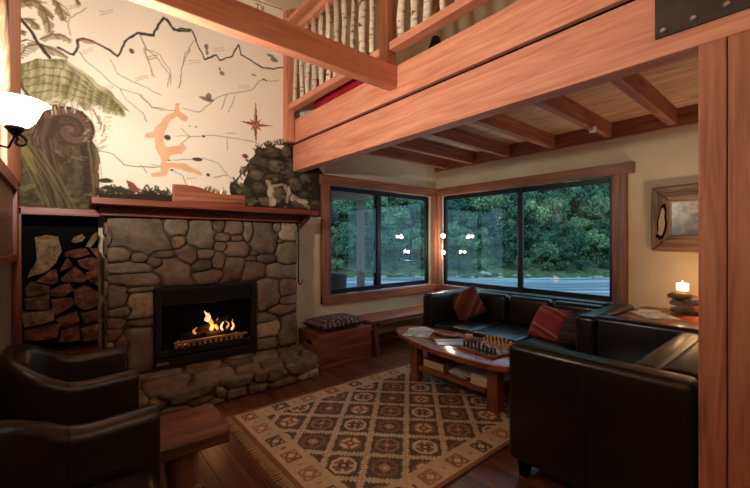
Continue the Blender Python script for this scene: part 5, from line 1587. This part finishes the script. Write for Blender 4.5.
ph = thing('porch', 'grey painted porch post and roof beam outside the left window', 'porch', (3.0, 4.9, 0))
deck_w = plain('porch_deck_paint', lin(110, 104, 96), 0.8)
for i in range(12):
    B1(0.5, 4.8, YF + T + 0.04 + i * 0.14, YF + T + 0.17 + i * 0.14, -0.08, -0.04).build('deck_board', deck_w, ph)
B1(4.22, 4.33, 5.51, 5.62, -0.04, 2.12).build('post', grey_paint, ph, 0.005)
B1(0.5, 4.40, 5.48, 5.66, 2.12, 2.40).build('roof_beam', grey_paint, ph, 0.005)
for i in range(6):
    x = 0.7 + i * 0.7
    B1(x, x + 0.05, YF + T + 0.03, 5.48, 2.42, 2.54).build('rafter', grey_paint, ph)
B1(0.4, 4.45, YF + T + 0.03, 5.85, 2.545, 2.57).build('roof_sheet', grey_paint, ph)
tub = thing('planter_tub', 'dark round planter tub on the porch outside the left window', 'planter', (3.36, 5.1, -0.04))
MB().lathe([(0.17, 0), (0.20, 0.35), (0.215, 0.80), (0.225, 0.86), (0.20, 0.86), (0.19, 0.80)], (3.36, 5.1, -0.04), 20).build('pot', plain('dark_pot', lin(44, 42, 42), 0.6), tub, smooth=False)
MB().lathe([(0.19, 0.80), (0.10, 0.83), (0.0, 0.84)], (3.36, 5.1, -0.04), 14, cap=False).build('soil', bark, tub)

ZR = -2.3
rv = MB(); q = [OUT(-90, 8, ZR), OUT(120, 8, ZR), OUT(120, 40, ZR), OUT(-90, 40, ZR)]
struct(MB().add(q + [p + Vector((0, 0, -0.5)) for p in q], [(0, 1, 2, 3), (7, 6, 5, 4), (0, 4, 5, 1), (1, 5, 6, 2), (2, 6, 7, 3), (3, 7, 4, 0)]).build('river', water_mat()), 'pale rippled river seen through the windows', 'river')


def terrain(name, mat, d0, d1, nd, zf, r0=-70, r1=100, nr_=60, label='', cat=''):
    vs = []; fs = []
    for i in range(nd + 1):
        d = d0 + (d1 - d0) * i / nd
        for j in range(nr_ + 1):
            rr = r0 + (r1 - r0) * j / nr_
            p = OUT(rr, d + 0.8 * math.sin(rr * 0.35) * (1 if i == 0 else 0.3)); p.z = zf(rr, d); vs.append(p)
    for i in range(nd):
        for j in range(nr_):
            a = i * (nr_ + 1) + j; fs.append((a, a + 1, a + nr_ + 2, a + nr_ + 1))
    return struct(MB().add(vs, fs).build(name, mat, smooth=True), label, cat)


rb = random.Random(3)
terrain('riverbank', grass_m, 37.5, 44, 6, lambda r_, d: ZR - 0.15 + 0.25 * (d - 37.5) + 0.15 * math.sin(r_ * 0.9 + d), label='grassy strip of riverbank below the bush', cat='riverbank')
terrain('hillside', hill_m, 42.5, 90, 20, lambda r_, d: ZR + 0.6 + 0.95 * (d - 42.5) + 0.8 * math.sin(r_ * 0.21) + 0.5 * math.sin(r_ * 0.53 + d * 0.3), label='steep hillside under the dense bush', cat='hillside')
near_ = MB(); q = [OUT(-90, 6.5, -1.6), OUT(120, 6.5, -1.6), OUT(120, 12, -2.6), OUT(-90, 12, -2.6)]
struct(near_.add(q + [p + Vector((0, 0, -0.5)) for p in q], [(0, 1, 2, 3), (7, 6, 5, 4), (0, 4, 5, 1), (1, 5, 6, 2), (2, 6, 7, 3), (3, 7, 4, 0)]).build('near_bank', grass_m), 'grassy bank sloping from the house to the river', 'riverbank')


def crown(seed, n=2600):
    r_ = random.Random(seed); b_ = MB()
    lobes = []
    for k in range(18):
        th = r_.uniform(0, 6.28); rad_ = 1.35 * math.sqrt(r_.random()); zz_ = r_.uniform(-0.5, 1.5) * (1 - 0.35 * rad_)
        lobes.append((Vector((rad_ * math.cos(th), rad_ * math.sin(th), zz_)), r_.uniform(0.32, 0.62)))
    for k in range(n):
        c, R = lobes[k % 18]
        th = r_.uniform(0, 2 * math.pi); z = r_.uniform(-0.6, 1)
        s_ = math.sqrt(1 - z * z)
        nrm = Vector((s_ * math.cos(th), s_ * math.sin(th), z))
        p_ = c + nrm * R * r_.uniform(0.35, 1.25)
        nrm = (nrm + Vector((r_.gauss(0, .6), r_.gauss(0, .6), r_.gauss(0, .6)))).normalized()
        a = nrm.cross(Vector((r_.uniform(-1, 1), r_.uniform(-1, 1), r_.uniform(-1, 1)))).normalized(); bb = nrm.cross(a)
        nn = (nrm * 0.5 + Vector((0, 0, 0.3)))
        l = r_.uniform(0.08, 0.18)
        b_.add([p_ - a * l, p_ + bb * l * 0.7 - nn * l * .3, p_ + a * l, p_ - bb * l * 0.7 + nn * l * .3], [(0, 1, 2, 3)])
    return b_


cms = []
for k in range(4):
    me = crown(k).mesh('foliage')
    cms.append(me)
tk = MB().tube([(0, 0, -2.4), (0.05, 0, -1.2), (0, 0.05, 0.2)], [0.16, 0.13, 0.08], 7).mesh('trunk'); tk.materials.append(bark)
cmm = {}
for k in range(4):
    for j in range(3):
        me = cms[k].copy(); me.materials.append(leaf_ms[j]); cmm[k, j] = me
rt_ = random.Random(5)
nq = 110000
d_ = 42.6 + 27 * rng.rand(nq) ** 0.8; r_q = -18 + 64 * rng.rand(nq)
zb = ZR + 0.6 + 0.95 * (d_ - 42.5) + rng.rand(nq) ** 1.2 * (2.2 + 0.05 * (d_ - 42))
C_ = np.stack([FW[0] * d_ + RT[0] * r_q, FW[1] * d_ + RT[1] * r_q, zb], -1)
a_ = rng.normal(size=(nq, 3)); a_ /= np.linalg.norm(a_, axis=1)[:, None]
nn_ = np.array((-FW[0] * 0.7, -FW[1] * 0.7, 0.7)) + 0.6 * rng.normal(size=(nq, 3))
b_ = np.cross(a_, nn_); b_ /= np.linalg.norm(b_, axis=1)[:, None]
l_ = (0.08 + 0.13 * rng.rand(nq))[:, None]
V4 = np.stack([C_ - a_ * l_, C_ + b_ * l_ * .6, C_ + a_ * l_, C_ - b_ * l_ * .6], 1).reshape(-1, 3)
me = bpy.data.meshes.new('undergrowth')
me.vertices.add(nq * 4); me.vertices.foreach_set('co', V4.astype(np.float32).reshape(-1))
me.loops.add(nq * 4); me.loops.foreach_set('vertex_index', np.arange(nq * 4, dtype=np.int32))
me.polygons.add(nq); me.polygons.foreach_set('loop_start', np.arange(0, nq * 4, 4, dtype=np.int32))
me.update(calc_edges=True)
ug = link('undergrowth', me, leaf_mat('undergrowth_leaf', lin(58, 96, 76), lin(110, 150, 112))); ug['kind'] = 'stuff'
ug['label'] = 'dense leafy undergrowth between the trees across the river'; ug['category'] = 'undergrowth'
n_t = 0
rows = [(43.4, 1.5, 0.85, -15, 36), (45.0, 1.6, 0.95, -15, 37), (46.8, 1.7, 1.05, -16, 38), (48.8, 1.8, 1.1, -16, 39), (51.0, 1.95, 1.2, -17, 41), (53.4, 2.1, 1.3, -18, 43), (56.0, 2.3, 1.4, -19, 45), (59.0, 2.6, 1.55, -20, 47), (62.5, 2.9, 1.7, -21, 50)]
hz = lambda r_, d: ZR + 0.6 + 0.95 * (d - 42.5)
for (d, sp_, sc, ra, rz_) in [(40.6, 2.0, 0.42, -14, 32)] + rows:
    x = ra
    while x < rz_ and n_t < 298:
        sc_ = sc * rt_.uniform(0.75, 1.35)
        dd = d + rt_.uniform(-1.0, 1.0)
        p_ = OUT(x + rt_.uniform(-.6, .6), dd); p_.z = max(hz(x, dd), ZR + 0.6) + 1.0 * sc_ + (0.35 if d > 43 else -0.1)
        t_ = thing('hillside_tree', 'leafy green tree in the dense bush across the river', 'tree', p_, 'trees of the bush across the river')
        o = bpy.data.objects.new('foliage', cmm[rt_.randrange(4), rt_.choice([0, 0, 1, 1, 2])]); COL.objects.link(o); o.parent = t_
        o2 = bpy.data.objects.new('trunk', tk); COL.objects.link(o2); o2.parent = t_
        t_.scale = (sc_ * 1.05, sc_ * 1.05, sc_ * rt_.uniform(0.9, 1.3)); t_.rotation_euler = (0, 0, rt_.uniform(0, 6.28))
        x += sp_ * rt_.uniform(0.8, 1.2); n_t += 1
# rocks along the far bank
rkm = []
for k in range(3):
    r_ = random.Random(40 + k); vs = []
    b_ = MB().lathe([(0.05, -0.3), (0.45, -0.2), (0.55, 0.05), (0.35, 0.28), (0.04, 0.36)], (0, 0, 0), 8)
    b_.v = [(x * r_.uniform(.8, 1.2), y * r_.uniform(.8, 1.2), z * r_.uniform(.8, 1.2)) for x, y, z in b_.v]
    me = b_.mesh('bank_rock'); me.materials.append(gravel_m); rkm.append(me)
for k in range(48):
    x = -17 + 50 * rt_.random(); d = 37.4 + 2.0 * rt_.random() ** 2
    o = bpy.data.objects.new('bank_rock', rkm[k % 3]); COL.objects.link(o)
    p_ = OUT(x, d); p_.z = ZR + 0.05 + 0.22 * max(0, d - 37.8); o.location = p_
    s_ = rt_.uniform(0.2, 0.6); o.scale = (s_ * 1.3, s_ * 1.3, s_); o.rotation_euler = (0, 0, rt_.uniform(0, 6))
    tag(o, 'pale grey rock at the foot of the far riverbank', 'rock', 'rocks along the far bank')
